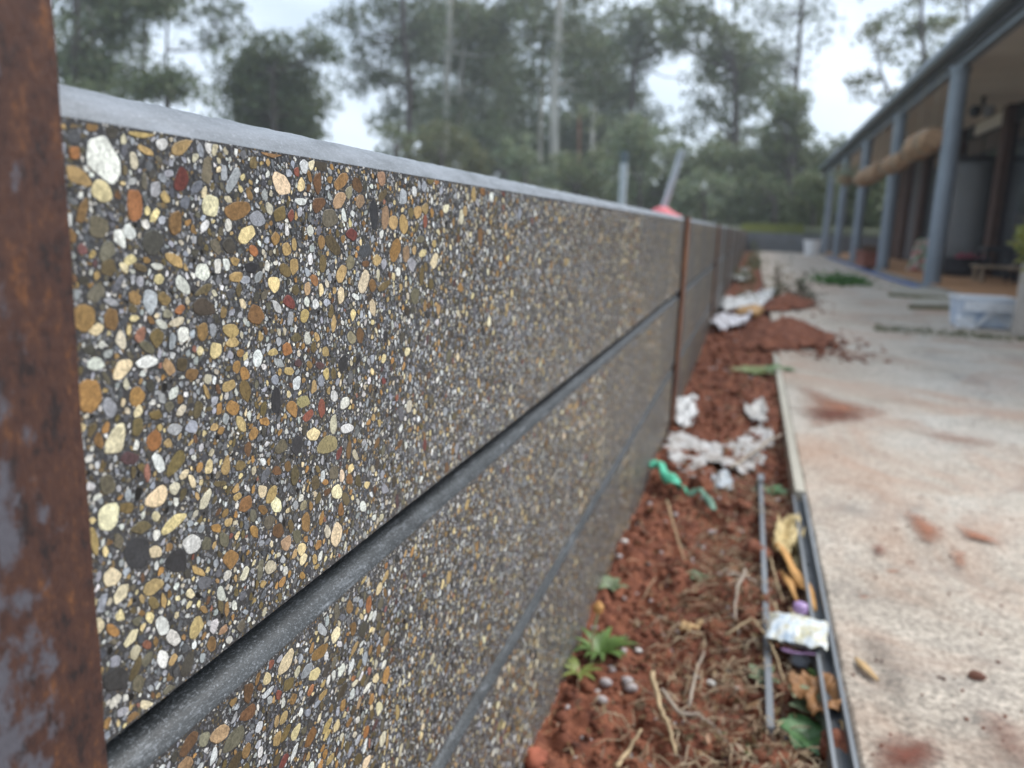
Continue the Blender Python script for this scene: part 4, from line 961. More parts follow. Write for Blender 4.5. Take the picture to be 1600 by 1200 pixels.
stem([(1160, 925, .035), (1150, 945, .03), (1145, 970, .025), (1155, 990, .012)], .0032, 'upright grey brown forked stalk left of the bar', stg, 'stalk')
stem([(1133, 920, .035), (1160, 926, .037), (1180, 930, .03)], .0026, 'short cross stalk on top of the grey brown stalk', stg, 'stalk')
stem([(1130, 1020, .03), (1170, 1012, .036), (1195, 1028, .036), (1212, 1060, .03), (1225, 1090, .03)], .0022, 'arched tan grass stalk curving over the thin bar')
stem([(1207, 970, .03), (1215, 1000, .03), (1235, 1030, .02)], .0020, 'pale straw slanting from the left end of the packet')
stem([(1230, 975, .03), (1255, 1010, .03), (1275, 1045, .025), (1290, 1075, .02)], .0022, 'long pale straw crossing the middle of the packet')
stem([(1202, 890, .03), (1212, 930, .025), (1222, 960, .02)], .0020, 'pale straw leaning beside the orange leaf')
stem([(1040, 800, .02), (1055, 850, .02), (1068, 890, .02)], .0025, 'long thin tan stalk near the green strip')
stem([(1075, 1120, .02), (1085, 1080, .03), (1098, 1045, .03)], .0024, 'grey curved stalk right of the forked twig', stg)
stem([(1140, 740, .02), (1170, 728, .03), (1200, 712, .03), (1225, 690, .02)], .006, 'thick grey brown root lying under the white plastic sheet', stg, 'root')
# finer dry litter that nobody could count
bb = B(); nl = 0
while nl < 850:
    y = .62+rng.exponential(.75); x = rng.uniform(WX+.03, SX-.02)
    if y > 4: continue
    dens = math.exp(-((x-.055)/.10)**2)*(1 if y < 2.0 else .35)+.12
    if rng.random() > dens: continue
    L_ = rng.uniform(.012, .07); a = rng.uniform(0, 6.28); p0 = np.array([x, y, soil_h(x, y)+.002+rng.random()*.018])
    pts = [p0+np.array([math.cos(a), math.sin(a), rng.normal()*.15])*L_*t+np.array([0, 0, .006*math.sin(t*3)])+rng.normal(size=3)*.0025*(t > 0) for t in (0, .33, .66, 1)]
    if max(q[0] for q in pts) > SX-.018 or min(q[0] for q in pts) < WX+.004: continue
    bb.tube(pts, rng.uniform(.0004, .0011), 4); nl += 1
lm = mat('litter_straw', rough=.85); vary(lm, [(.10, .055, .035), (.26, .17, .10), (.46, .36, .23), (.36, .30, .23)], 20, 3)
bb.out('dry_litter', lm, None, kind='stuff', label='tangle of fine dry straw and twigs on the soil', smooth=True)
# dry leaf flakes
n = 3200; yv = .62+rng.exponential(.8, n); xv = np.clip(rng.normal(.045, .09, n), WX+.01, SX-.03); k_ = yv < 5
C_ = [(x, y, soil_h(x, y)+.003+rng.random()*.008) for x, y in zip(xv[k_], yv[k_])]
leaves('leaf_flakes', C_, rng.uniform(.006, .02, len(C_)), leafmat('flake', (.30, .20, .12)), None, droop=0, vari=.55, kind='stuff', label='small dry leaf flakes scattered on the soil')
# soil clods
bm = bmesh.new(); bmesh.ops.create_icosphere(bm, subdivisions=1, radius=1); bm.verts.ensure_lookup_table()
IV = np.array([v_.co[:] for v_ in bm.verts]); IF = [tuple(v_.index for v_ in f_.verts) for f_ in bm.faces]; bm.free()
def scatter_rocks(name, n, posf, sf, m, **k):
    V = []; Fc = []
    for i in range(n):
        p = posf()
        if p is None: continue
        s = sf(p); d_ = IV*(1+rng.uniform(-.3, .3, (12, 1)))*np.array([s, s*rng.uniform(.7, 1.2), s*rng.uniform(.5, .8)]) if len(IV) == 12 else IV*(1+rng.uniform(-.3, .3, (len(IV), 1)))*np.array([s, s*rng.uniform(.7, 1.2), s*rng.uniform(.5, .8)])
        o_ = len(V)*1; V.extend((d_+p).tolist()); Fc += [tuple(q+o_ for q in f_) for f_ in IF]
    return mk(name, V, Fc, m, None, smooth=True, **k)
def pos_soil():
    y = .6+rng.exponential(1.3)
    if y > 9: return None
    x = rng.uniform(WX+.012, SX-.03); return np.array([x, y, soil_h(x, y)+.001])
scatter_rocks('soil_clods', 3200, pos_soil, lambda p: rng.uniform(.0015, .006)*(1+.7*max(0, p[1]-1))*(2.0 if rng.random() < .08 else 1), SOILM, kind='stuff', label='crumbly red clods of soil beside the wall')
stonem = simple('grey_gravel', (.36, .32, .31), .75, .3, 40)
scatter_rocks('gravel', 220, pos_soil, lambda p: rng.uniform(.002, .0045)*(1+.4*p[1]), stonem, kind='stuff', label='pale gravel bits in the soil')
for i, (u_, v_, s_, lb) in enumerate([(955, 1050, .009, 'small blue grey pebble highest of the cluster by the green weed'), (980, 1064, .0095, 'pinkish grey pebble at the right of the pebble cluster'), (946, 1072, .0095, 'grey pebble in the middle left of the cluster below the weed'), (985, 1082, .0105, 'largest flat grey pebble in the cluster below the weed'), (940, 1095, .009, 'lowest pale pebble in the cluster below the weed'), (975, 850, .008, 'white pebble against the foot of the wall, upper of two'), (967, 870, .007, 'grey pebble against the foot of the wall, lower of two'), (1110, 1078, .007, 'small pale pebble in the middle of the strip'), (997, 1022, .006, 'tiny white pebble right of the green weed')]):
    rock('pebble', ongr(u_, v_, .006), (s_, s_*.8, s_*.6), stonem if i not in (5, 8, 7) else simple('white_stone', (.6, .58, .54), .7), i*3, rough=.15, label=lb, cat='pebble')
for i, (u_, v_, s_, lb) in enumerate([(1180, 870, .030, 'large dark red soil clod left of the thin bar'), (1172, 965, .016, 'bright red brown clod beside the grey stalk'), (1095, 765, .030, 'red brown clod below the white plastic sheet'), (838, 1185, .016, 'orange red brick fragment at the foot of the wall, bottom edge'), (1215, 845, .012, 'small dark clod by the cream leaf'), (1310, 1180, .022, 'crumbly red clod against the rail at the bottom')]):
    rock('soil_clod', ongr(u_, v_, s_*.3), (s_, s_*1.1, s_*.7), SOILM if i != 3 else simple('brick_orange', (.30, .09, .05), .9, .3, 50), i*5+2, rough=.5, sub=3, label=lb, cat='clod')
rock('soil_clod', at(1526, 1056, z=SL+.004), (.011, .008, .007), simple('clod_brown', (.17, .075, .05), .95, .4, 60), 77, rough=.4, label='single red brown clod lying alone on the pale concrete', cat='clod')
ribbon('dry_leaf', [at(1336, 1030, z=SL+.003), at(1352, 1045, z=SL+.006), at(1372, 1066, z=SL+.003)], .010, simple('tan_leaf', (.46, .30, .14), .7, .2, 30), .2, .002, wmul=lambda t: .3+math.sin(t*3.14), label='thin beige dry leaf lying on the slab beside the rail', cat='leaf')

# green weeds
def weed(name, c, n, L_, m, label, cat='weed', w=.16, up=.6, curl=.5):
    e = empty(name, c, label=label, cat=cat); L_ *= 1.0
    for i in range(n):
        a = i*2.4+rng.normal()*.2; ln = L_*rng.uniform(.6, 1.1); bw = ln*w; v = []; f = []
        for k in range(7):
            t = k/6; r = ln*t*math.cos(up*(1-curl*t)); z = ln*t*math.sin(up)*(1-curl*t*t); ww = bw*math.sin(math.pi*(t*.9+.1))**.8*.5
            ca, sa = math.cos(a), math.sin(a)
            for s in (-1, 0, 1): v.append((ca*r-sa*ww*s, sa*r+ca*ww*s, z+.002-abs(s)*-.15*ww))
        for k in range(6):
            for s in range(2): q = k*3+s; f.append((q, q+1, q+4, q+3))
        mk('leaf', v, f, m, e, smooth=True)
    return e
gl = simple('weed_green', (.085, .15, .03), .5, .3, 60); gy = simple('weed_yellow_green', (.15, .18, .04), .5, .3, 60); gd = simple('weed_deep_green', (.05, .12, .035), .5, .3, 60); gs = simple('weed_grey_green', (.15, .19, .10), .6, .3, 60)
weed('green_weed', ongr(938, 1030), 30, .060, gl, 'bright green leafy weed growing at the foot of the wall', w=.17, up=.95)
weed('green_weed', ongr(905, 1060), 9, .04, gy, 'yellow green weed low against the wall left of the bright weed', w=.25, up=.5)
weed('green_weed', ongr(955, 925), 8, .035, gs, 'small grey green weed at the foot of the wall', w=.5, up=.8)
weed('green_weed', ongr(1090, 905), 9, .03, gs, 'grey green broad leaved weed in the middle of the strip', w=.55, up=.5)
weed('green_weed', ongr(1192, 1062), 7, .03, gs, 'grey green leaves growing against the thin bar', w=.5, up=.5)
weed('green_weed', ongr(1150, 1170), 10, .032, gd, 'dark green weed at the bottom left of the bar', w=.5, up=.5)
weed('green_weed', ongr(1262, 1170, .02), 9, .045, gd, 'dark green broad weed at the bottom near the rail', w=.75, up=.5)
weed('green_weed', ongr(1275, 1150, .02), 7, .06, gs, 'pale green leaves over the broad brown leaf', w=.6, up=.5)
weed('green_weed', ongr(1286, 1078, .01), 8, .028, gl, 'small bright green sprig beside the rail', w=.5, up=.7)
weed('green_weed', ongr(1175, 592), 14, .12, gy, 'yellow green weed on the soil halfway beside the slab edge', w=.4, up=.5)
weed('green_weed', ongr(1212, 588), 10, .10, gl, 'green weed touching the slab edge beside the yellow weed', w=.4, up=.5)
weed('green_weed', ongr(1200, 770), 8, .05, gd, 'dark green weed below the white plastic near the slab edge', w=.4, up=.5)
e = weed('seedling', ongr(925, 1040), 2, .02, gy, 'pale seed stalk with tan head standing beside the bright green weed', cat='seedling', w=.3)
B().tube([(0, 0, 0), (-.002, 0, .045), (.004, 0, .085)], .0022, 6).out('stem', simple('pale_stem', (.40, .38, .20), .7), e)
B().lathe([(.002, 0), (.007, .004), (.008, .012), (.003, .018)], (.004, 0, .083), 10).out('seed_head', orl, e)

# loose clods on the heaps and along the strip further off
def pos_heap():
    k = rng.random()
    c, s_ = ((.30, 4.55), (.22, .55)) if k < .6 else ((.38, 7.9), (.2, .8)) if k < .85 else ((0.0, 4.6), (.1, .9))
    x, y = rng.normal(c[0], s_[0]), rng.normal(c[1], s_[1])
    if x < WX+.03 or x > .75 or y < 4.0: return None
    return np.array([x, y, SL+.035*math.exp(-((x-c[0])/s_[0])**2-((y-c[1])/s_[1])**2) if x > SX else soil_h(x, y)])
scatter_rocks('soil_lumps', 1100, pos_heap, lambda p: .004+.016*rng.random()**3, SOILM, kind='stuff', label='loose red soil lumps on and around the spilled heap')
# soil spread on the slab
def heap(px_, h, label, name='soil_heap', k='structure', res=.012):
    patch(name, px_, res, lambda x, y, e: SL-.002+.006+min(1, max(0, e)/(.12))*h*(1+.7*fbm(x*7, y*5))+.016*fbm(x*22, y*22, 2, 4)*min(1, max(0, e)/.05), SOILM, z=SL, jt=5, kind=k, label=label)
heap([(1150, 545), (1168, 520), (1195, 508), (1235, 506), (1275, 515), (1308, 530), (1312, 546), (1260, 549), (1210, 548)], .055, 'mound of red soil spilling from the strip over the slab')
heap([(1180, 487), (1200, 470), (1225, 466), (1255, 472), (1280, 476), (1262, 484), (1225, 488)], .05, 'smaller dark red soil mound around the weeds')
def stainmat(name, c):
    m = mat(name, c, .95); nt = m.node_tree; b = nt.nodes['Principled BSDF']; l = nt.links.new
    at_ = N(nt, 'ShaderNodeAttribute'); at_.attribute_name = 'edge'
    tc = N(nt, 'ShaderNodeNewGeometry'); n = N(nt, 'ShaderNodeTexNoise'); n.inputs['Scale'].default_value = 30; n.inputs['Detail'].default_value = 9; n.inputs['Roughness'].default_value = .75; l(tc.outputs['Position'], n.inputs[0])
    ad = N(nt, 'ShaderNodeMath', operation='ADD'); l(at_.outputs['Fac'], ad.inputs[0]); l(n.outputs[0], ad.inputs[1])
    r = N(nt, 'ShaderNodeMapRange'); r.inputs['From Min'].default_value = .68; r.inputs['From Max'].default_value = 1.5; l(ad.outputs[0], r.inputs[0])
    l(r.outputs[0], b.inputs['Alpha'])
    r2 = N(nt, 'ShaderNodeValToRGB'); r2.color_ramp.elements[0].color = (*[q*.55 for q in c], 1); r2.color_ramp.elements[1].color = (*[q*1.4 for q in c], 1); l(n.outputs[0], r2.inputs[0]); l(r2.outputs[0], b.inputs['Base Color'])
    return m
SN = [0]
def stain(px_, a, label, res=.01, w=.07, grow=0):
    SN[0] += 1
    o = patch('dirt_stain', px_, res, lambda x, y, e: SL+.002+.0008*SN[0], a, z=SL, kind='stuff', label=label)
    Q = np.array([at(p_, q_, z=SL)[:2] for p_, q_ in px_]); Q2 = np.roll(Q, -1, 0); at_ = o.data.attributes.new('edge', 'FLOAT', 'POINT')
    vals = []
    for v_ in o.data.vertices:
        x, y = v_.co.x+o.location.x, v_.co.y+o.location.y; dm = 9
        for (ax, ay), (bx, by) in zip(Q, Q2):
            t = min(1, max(0, ((x-ax)*(bx-ax)+(y-ay)*(by-ay))/((bx-ax)**2+(by-ay)**2+1e-12))); dm = min(dm, math.hypot(x-ax-t*(bx-ax), y-ay-t*(by-ay)))
        vals.append(min(1, dm/w))
    at_.data.foreach_set('value', vals)
dirt = stainmat('dirt_dust', (.30, .125, .07)); dirt2 = stainmat('soil_dust', (.16, .05, .03)); greyd = stainmat('grey_damp', (.17, .145, .125))
stain([(1225, 600), (1270, 600), (1330, 622), (1390, 636), (1420, 650), (1360, 668), (1300, 676), (1236, 676)], dirt, 'red dirt smear on the slab beside the edge', .02, .2)
stain([(1240, 635), (1300, 635), (1370, 648), (1360, 662), (1300, 664), (1243, 660)], dirt2, 'darker red streak inside the dirt smear', .02, .15)
stain([(1385, 645), (1480, 668), (1600, 690), (1640, 705), (1560, 712), (1450, 700), (1390, 675)], dirt, 'faint red drift across the slab', .02, .3)
stain([(1345, 1225), (1350, 1150), (1400, 1140), (1470, 1150), (1500, 1190), (1490, 1230)], dirt2, 'red soil patch on the slab at the bottom', .004, .05)
stain([(1395, 795), (1450, 808), (1490, 835), (1475, 862), (1425, 850)], dirt, 'small orange dirt smear on the slab', .006, .05)
stain([(1480, 815), (1560, 845), (1580, 862), (1500, 845)], dirt, 'narrow orange dirt streak on the slab', .005, .03)
stain([(1350, 855), (1385, 848), (1395, 870), (1365, 880)], dirt2, 'small red spot on the slab', .005, .03)
stain([(1475, 865), (1515, 862), (1520, 895), (1485, 895)], dirt, 'second red spot on the slab', .005, .03)
stain([(1500, 1105), (1560, 1110), (1620, 1150), (1660, 1230), (1580, 1230), (1520, 1160)], dirt2, 'red soil crumbs on the slab at bottom right', .004, .07)
stain([(1310, 960), (1360, 975), (1420, 1010), (1450, 1060), (1480, 1140), (1420, 1180), (1370, 1120), (1325, 1030)], greyd, 'grey damp stain spreading from the rail', .006, .10)
# crumbs on the slab
def pos_slab():
    y = .75+rng.exponential(.5); x = SX+.012+abs(rng.normal())*.18
    return np.array([x, y, SL+.001]) if y < 4 and fbm(x*5, y*5) > .0 else None
scatter_rocks('dirt_crumbs', 160, pos_slab, lambda p: rng.uniform(.0006, .0022)*(1+.4*p[1]), SOILM, kind='stuff', label='red dirt crumbs scattered on the concrete')
# dirt line under the slab edge and rail
# weeds farther away
def bush(name, c, n, sp, sz, m, label, cat='weed', stems=5):
    e = empty(name, c, label=label, cat=cat)
    pts = rng.normal(size=(n, 3))*np.array(sp); pts[:, 2] = np.abs(pts[:, 2])
    leaves('foliage', pts, rng.uniform(sz*.6, sz*1.3, n), m, e)
    b = B()
    for i in range(stems):
        a = rng.uniform(0, 6.28); b.tube([(0, 0, 0), (math.cos(a)*sp[0]*.7, math.sin(a)*sp[1]*.7, sp[2]*1.6)], .004+sp[0]*.015, 5)
    b.out('stems', stg, e)
    return e
bush('grass_tuft', at(1312, 443, z=SL), 900, (.14, .22, .05), .06, leafmat('tuft_leaf', (.07, .17, .04)), 'low green grass tuft growing in the middle of the slab')
bush('dry_weed', at(1213, 466, z=SL), 160, (.05, .08, .17), .04, leafmat('dryish_leaf', (.17, .16, .09)), 'tall thin dry weed beside the smaller soil mound', stems=6)
bush('leafy_weed', at(1250, 470, z=SL), 220, (.08, .12, .10), .05, leafmat('darkish_leaf', (.10, .11, .07)), 'dark leafy weed right of the tall dry weed', stems=6)
bush('wall_weed', (-.05, 10.5, SOIL), 300, (.07, .5, .12), .05, leafmat('olive_leaf', (.13, .15, .07)), 'olive weeds growing along the wall beyond the scraps')
bush('wall_weed', (.06, 15.5, SOIL), 400, (.08, .9, .16), .06, leafmat('olive_leaf', (.13, .15, .07)), 'green weeds along the wall foot near its far end')
bush('wall_weed', (.0, 7.6, SOIL), 200, (.07, .4, .07), .04, leafmat('dryish_leaf', (.17, .16, .09)), 'dry grey weeds on the soil behind the long white strip')

# ------------------------------------------------------------------ beyond the wall
pipe = simple('pale_pipe', (.46, .50, .54), .5, .15, 4)
def pole(a, b, d, r, label, top=None):
    p0, p1 = at(*a, d=d), at(*b, d=d); dr = (p1-p0)/np.linalg.norm(p1-p0); p0 = p0-dr*1.2*(p0[2]+.07)/max(.2, dr[2])/1.2
    e = empty('pipe_pole', p0, label=label, cat='pole', group='pale pipes standing behind the wall')
    B().tube([(0, 0, 0), tuple(p1-p0)], r, 12).out('pipe', pipe, e, smooth=False)
    if top is not None:
        p2 = at(*top, d=d); B().tube([tuple(p1-p0), tuple(p2-p0)], r*1.03, 12).out('cap_sleeve', simple('slate', (.10, .13, .15), .6), e)
pole((972, 312), (975, 255), 16, .075, 'upright pale pipe with dark upper end standing behind the wall', (976, 236))
pole((1038, 322), (1066, 234), 17, .07, 'pale pipe leaning to the right behind the wall')
# low red tarp covered stack
p = at(1037, 338, d=16.5)
e = empty('red_cover', (p[0], p[1], -.07), label='faded red cover over a low heap behind the wall beside leaning pipe', cat='cover')
v = []; f = []; n1, n2 = 24, 14
for j in range(n2+1):
    for i in range(n1+1):
        s, t = i/n1*2-1, j/n2*2-1
        h = .50*(1-abs(s)**4)*(1-abs(t)**3)*(.93+.10*math.cos(s*5+.6))+.02*fbm(s*3, t*3)
        v.append((s*.48, t*.5, h))
for j in range(n2):
    for i in range(n1): a = j*(n1+1)+i; f.append((a, a+1, a+n1+2, a+n1+1))
mk('tarp', v, f, simple('red_tarp', (.60, .13, .15), .6, .15, 5), e, smooth=True)
B().box((-.40, -.4, 0), (.40, .4, .30)).out('stack', wdm, e)

# ------------------------------------------------------------------ trees
bark_pale = simple('pale_bark', (.50, .48, .43), .85, .25, 2, stretch=(1, 1, .3)); bark_dark = simple('dark_bark', (.07, .058, .05), .9, .3, 2); bark_red = simple('red_bark', (.26, .12, .07), .9, .3, 2)
LT = {'dark': leafmat('euc_dark', (.115, .145, .070)), 'mid': leafmat('euc_mid', (.165, .195, .095)), 'olive': leafmat('euc_olive', (.15, .16, .072)), 'pale': leafmat('euc_pale', (.21, .25, .15)), 'blue': leafmat('euc_blue', (.135, .165, .100))}
def tree(label, d, trunk, r, bark, crowns, kind='dark', dens=1.0, name='eucalyptus_tree', cr=(16, 34), group='eucalyptus forest behind the wall', leaf=6.5, branches=True):
    """trunk: picture points at range d (metres) ; crowns: (u, v, ru, rv, clumps)"""
    base = at(*trunk[0], d=d); gz = terr(base[0], base[1]) if base[1] > 27.75 else -.07
    pix = d/F
    b0 = np.array([base[0], base[1], gz-.2])
    e = empty(name, b0, label=label, cat='tree', group=group)
    P = [b0]+[at(*t, d=d) for t in trunk]; P = [p-b0 for p in P]
    b = B(); b.tube(P, [r*pix*(1.15-.55*i/len(P)) for i in range(len(P))], 9)
    ctr = []; siz = []
    rt = R.T
    right = R @ np.array([1., 0, 0]); up = R @ np.array([0, -1., 0]); fw = R @ np.array([0, 0, 1.])
    for (u_, v_, ru, rv, nc) in crowns:
        c0 = at(u_, v_, d=d)-b0+fw*ru*pix*.75
        for k in range(int(nc)):
            while True:
                q = rng.uniform(-1, 1, 3)
                if (q**2).sum() < 1: break
            cc = c0+(right*q[0]*ru+up*q[1]*rv+fw*q[2]*.8*(ru+rv)/2)*pix
            rc = rng.uniform(*cr)*pix
            n = int(52*dens*(rc/pix/22)**2)+8
            dd = rng.normal(size=(n, 3)); dd /= np.linalg.norm(dd, axis=1)[:, None]; rad = rng.random((n, 1))**.45
            ctr.append(cc+dd*rad*rc*np.array([1.1, 1.1, .8])); siz.append(rng.uniform(.7, 1.35, n)*leaf*pix)
            if branches and k % 5 == 0:
                i0 = min(range(len(P)), key=lambda i: np.linalg.norm(P[i]-cc)+.5*max(0, P[i][2]-cc[2]))
                j0 = P[i0]; midp = (j0+cc)/2+np.array([0, 0, -.08*np.linalg.norm(cc-j0)])
                b.tube([j0, midp, cc], [r*pix*.36, r*pix*.22, r*pix*.08], 5)
    b.out('trunk', bark, e)
    leaves('crown', np.concatenate(ctr), np.concatenate(siz), LT[kind], e, aspect=.62, vari=.35)
T = tree
# left
T('dark bushy gum at the far left beside the rusty post', 34, [(110, 200), (118, 60), (120, -60)], 5, bark_dark, [(120, 25, 55, 75, 34), (160, 70, 50, 50, 20), (190, 10, 30, 50, 12), (100, 100, 40, 30, 12), (140, -70, 90, 40, 26)], 'dark')
T('pale slender gum trunk left of the sky gap at the far left', 40, [(140, 200), (141, 90), (139, -40)], 4, bark_pale, [(150, 120, 45, 25, 10), (150, -60, 60, 40, 12)], 'mid')
T('thin straight gum trunk in the left sky gap, left one', 38, [(222, 200), (226, 100), (232, -60)], 2.4, bark_dark, [(230, -40, 45, 28, 10), (215, 45, 12, 14, 2)], 'mid', .6)
T('thin straight gum trunk in the left sky gap, right one', 38, [(258, 200), (260, 80), (264, -60)], 2.0, bark_dark, [(285, -10, 50, 18, 9), (322, 25, 45, 25, 9), (345, 5, 34, 24, 14), (320, 50, 34, 24, 10), (215, 110, 40, 14, 6)], 'blue', .6, cr=(10, 20))
T('dark round shrub just above the wall at left', 30, [(262, 190), (262, 150)], 4, bark_dark, [(262, 128, 36, 26, 16), (215, 130, 30, 14, 6), (110, 140, 50, 20, 12)], 'dark', name='shrub', group='shrubs behind the wall')
T('broad rounded dark green tree left of centre', 33, [(430, 260), (428, 180), (425, 110)], 6, bark_dark, [(410, 95, 62, 42, 42), (380, 140, 48, 45, 30), (455, 145, 52, 50, 34), (420, 195, 70, 28, 26), (360, 90, 28, 24, 8), (495, 55, 24, 28, 9), (420, 55, 22, 12, 4)], 'dark', 1.1)
T('tall gum with orange brown upper trunk in front of the sky gap', 42, [(638, 260), (640, 130), (630, 60), (628, -60)], 5, bark_dark, [(560, 10, 55, 40, 24), (545, 70, 32, 28, 10), (600, 90, 45, 34, 24), (620, 50, 40, 30, 14), (665, 30, 40, 40, 24), (640, 110, 30, 30, 9), (560, 130, 28, 16, 5), (620, 150, 40, 18, 7), (665, 170, 35, 35, 12), (590, -60, 90, 40, 24)], 'blue', .8, cr=(11, 24))
T('scrubby gum above the wall below the bright sky gap', 36, [(620, 290), (618, 230)], 4, bark_dark, [(625, 215, 24, 18, 8), (600, 200, 20, 14, 3), (660, 215, 24, 24, 8)], 'mid', .8, cr=(10, 20))
T('gum with pale paired trunks left of the tall white trunk', 46, [(697, 330), (697, 150), (700, 80), (705, -60)], 5, bark_pale, [(700, 30, 60, 45, 34), (760, 60, 45, 55, 30), (735, -50, 90, 40, 24), (680, 175, 40, 40, 22)], 'mid', 1.)
T('second pale trunk of the pair, leaning slightly right', 47, [(716, 330), (718, 140), (727, 50), (735, -50)], 3.5, bark_pale, [(760, 130, 50, 50, 30), (790, 20, 30, 30, 9)], 'blue', 1.)
T('tall gum with thick white trunk at centre', 44, [(862, 400), (866, 260), (866, 130), (872, 60), (875, -70)], 7, bark_pale, [(820, 105, 40, 35, 16), (900, 40, 55, 48, 30), (850, 20, 40, 35, 14), (930, 90, 40, 40, 20), (880, -60, 100, 40, 28)], 'mid', .9)
T('slim pale trunk immediately left of the thick white trunk', 50, [(842, 380), (843, 250), (846, 120), (847, 60)], 3.5, bark_pale, [(800, 180, 55, 50, 34), (760, 230, 60, 35, 22)], 'dark', 1.)
T('dense dark gum behind the white trunk, right side', 52, [(925, 380), (925, 230), (930, 120)], 5, bark_pale, [(925, 150, 55, 60, 44), (900, 210, 60, 45, 34), (970, 40, 45, 40, 22), (950, 215, 45, 40, 24)], 'dark', 1.)
T('gum crown left of the large bokeh sky gap', 45, [(985, 380), (985, 200), (990, 100)], 4, bark_dark, [(1000, 100, 24, 22, 8), (985, 140, 28, 24, 10), (1010, 190, 28, 18, 6), (1030, 15, 50, 34, 34), (1000, 60, 34, 26, 18), (1045, 60, 34, 20, 9), (1000, 165, 40, 20, 10), (1025, 180, 45, 16, 9), (1085, 130, 18, 14, 3)], 'blue', .8, cr=(10, 22))
T('large spreading gum right of centre', 42, [(1150, 380), (1150, 220), (1148, 110)], 5, bark_dark, [(1130, 40, 55, 40, 30), (1170, 85, 55, 42, 32), (1125, 95, 30, 28, 10), (1190, 140, 40, 28, 15), (1150, 165, 30, 28, 10), (1110, 160, 26, 18, 6), (1090, 190, 30, 14, 6), (1060, 40, 40, 24, 10), (1090, 10, 50, 26, 14), (1130, -50, 90, 40, 22)], 'mid', .95, cr=(12, 26))
T('fine twiggy dark gum against bright sky, top right of forest', 40, [(1235, 380), (1240, 200), (1246, 110), (1252, 20), (1256, -60)], 3.2, bark_dark, [(1215, 20, 40, 40, 18), (1262, 25, 40, 50, 20), (1240, 85, 40, 30, 14), (1290, 20, 28, 40, 9), (1210, 110, 34, 26, 12)], 'blue', .45, cr=(14, 30), leaf=4.5)
T('dense dome shaped green tree at the right end of the forest', 33, [(1238, 380), (1238, 280)], 6, bark_dark, [(1238, 152, 22, 26, 16), (1238, 200, 38, 34, 34), (1240, 250, 48, 40, 44), (1245, 305, 55, 40, 44)], 'mid', 1.4, cr=(12, 20))
T('sparse gum behind the verandah roof, left crown', 36, [(1400, 330), (1395, 160), (1375, 110)], 2.5, bark_dark, [(1372, 50, 24, 14, 8), (1352, 112, 22, 12, 6), (1340, 135, 14, 14, 3), (1395, 70, 20, 16, 5), (1400, 150, 30, 20, 7)], 'olive', .7, cr=(8, 17), group='gums behind the house')
T('taller gum behind the verandah roof', 38, [(1450, 330), (1448, 150), (1440, 40), (1440, -50)], 3, bark_dark, [(1420, 20, 40, 26, 13), (1460, 50, 40, 35, 16), (1440, 95, 26, 20, 7), (1480, 10, 30, 25, 8), (1430, -50, 60, 30, 14)], 'mid', .7, cr=(9, 19), group='gums behind the house')
T('thin trunk gum rising behind the gutter at the right', 34, [(1514, 330), (1514, 90), (1510, -60)], 2, bark_dark, [(1520, 0, 26, 14, 4), (1490, 30, 20, 12, 3), (1530, -50, 40, 30, 8)], 'olive', .6, cr=(8, 16), group='gums behind the house')
T('shrubby tree seen through the verandah posts', 34, [(1320, 390), (1320, 340)], 4, bark_dark, [(1300, 310, 45, 30, 26), (1350, 320, 45, 50, 34), (1400, 330, 40, 60, 30), (1290, 245, 30, 20, 8), (1320, 235, 14, 12, 3), (1380, 250, 40, 40, 16)], 'mid', 1.1, name='shrub', group='gums behind the house')
# understorey
U = 'understorey behind the wall'
S_ = [('yellow olive bushy shrub below the paired pale trunks', 34, (690, 300), [(690, 215, 45, 28, 22), (720, 245, 50, 28, 24), (660, 240, 30, 20, 8)], 'olive'),
 ('dark thicket between the paired trunks and the white trunk', 40, (790, 330), [(780, 215, 50, 50, 34), (810, 265, 45, 35, 26)], 'dark'),
 ('pale grey green shrub at the foot of the thick white trunk', 32, (820, 340), [(810, 235, 30, 30, 16), (840, 280, 45, 26, 18)], 'pale'),
 ('mid green shrub right of the white trunk', 33, (900, 350), [(900, 260, 42, 40, 26), (880, 300, 45, 25, 16), (940, 270, 40, 40, 24)], 'mid'),
 ('pale sage shrub behind the upright pipe', 30, (1000, 350), [(985, 205, 35, 26, 16), (1020, 215, 45, 30, 24), (1000, 260, 50, 40, 26)], 'pale'),
 ('dark thicket behind the leaning pipe', 34, (1060, 360), [(1060, 245, 50, 40, 30), (1050, 295, 55, 35, 30), (1015, 290, 40, 36, 20)], 'dark'),
 ('light green shrub right of the leaning pipe', 28, (1100, 360), [(1075, 310, 25, 30, 16), (1110, 290, 40, 34, 20)], 'pale'),
 ('sage green shrub right of centre under the bokeh gap', 33, (1140, 360), [(1130, 240, 40, 28, 18), (1170, 270, 45, 40, 30), (1140, 310, 50, 34, 26)], 'mid'),
 ('dark green thicket before the dome tree', 30, (1210, 370), [(1200, 300, 40, 40, 28), (1180, 335, 50, 22, 18), (1240, 340, 50, 22, 18)], 'dark'),
 ('brown green scrub behind the far cross wall', 31, (1270, 380), [(1275, 330, 35, 30, 20), (1290, 290, 30, 30, 14)], 'mid')]
for lb, d_, t0, cs, kd in S_:
    T(lb, d_, [t0, (t0[0], t0[1]-60)], 3, bark_dark, cs, kd, 1.15, name='shrub', group=U, cr=(11, 22))
# slender bare trunks seen among them
for (u_, v0, v1, r, bk, lb) in [(925, 285, 200, 2.6, bark_pale, 'short pale stem right of the white trunk'), (905, 225, 185, 2.0, bark_red, 'reddish stem right of the white trunk')]:
    T(lb, 36, [(u_, v0+60), (u_, v0), (u_, v1)], r, bk, [(u_, v1-12, 18, 12, 4)], 'mid', .8, name='sapling', group=U, cr=(8, 14))
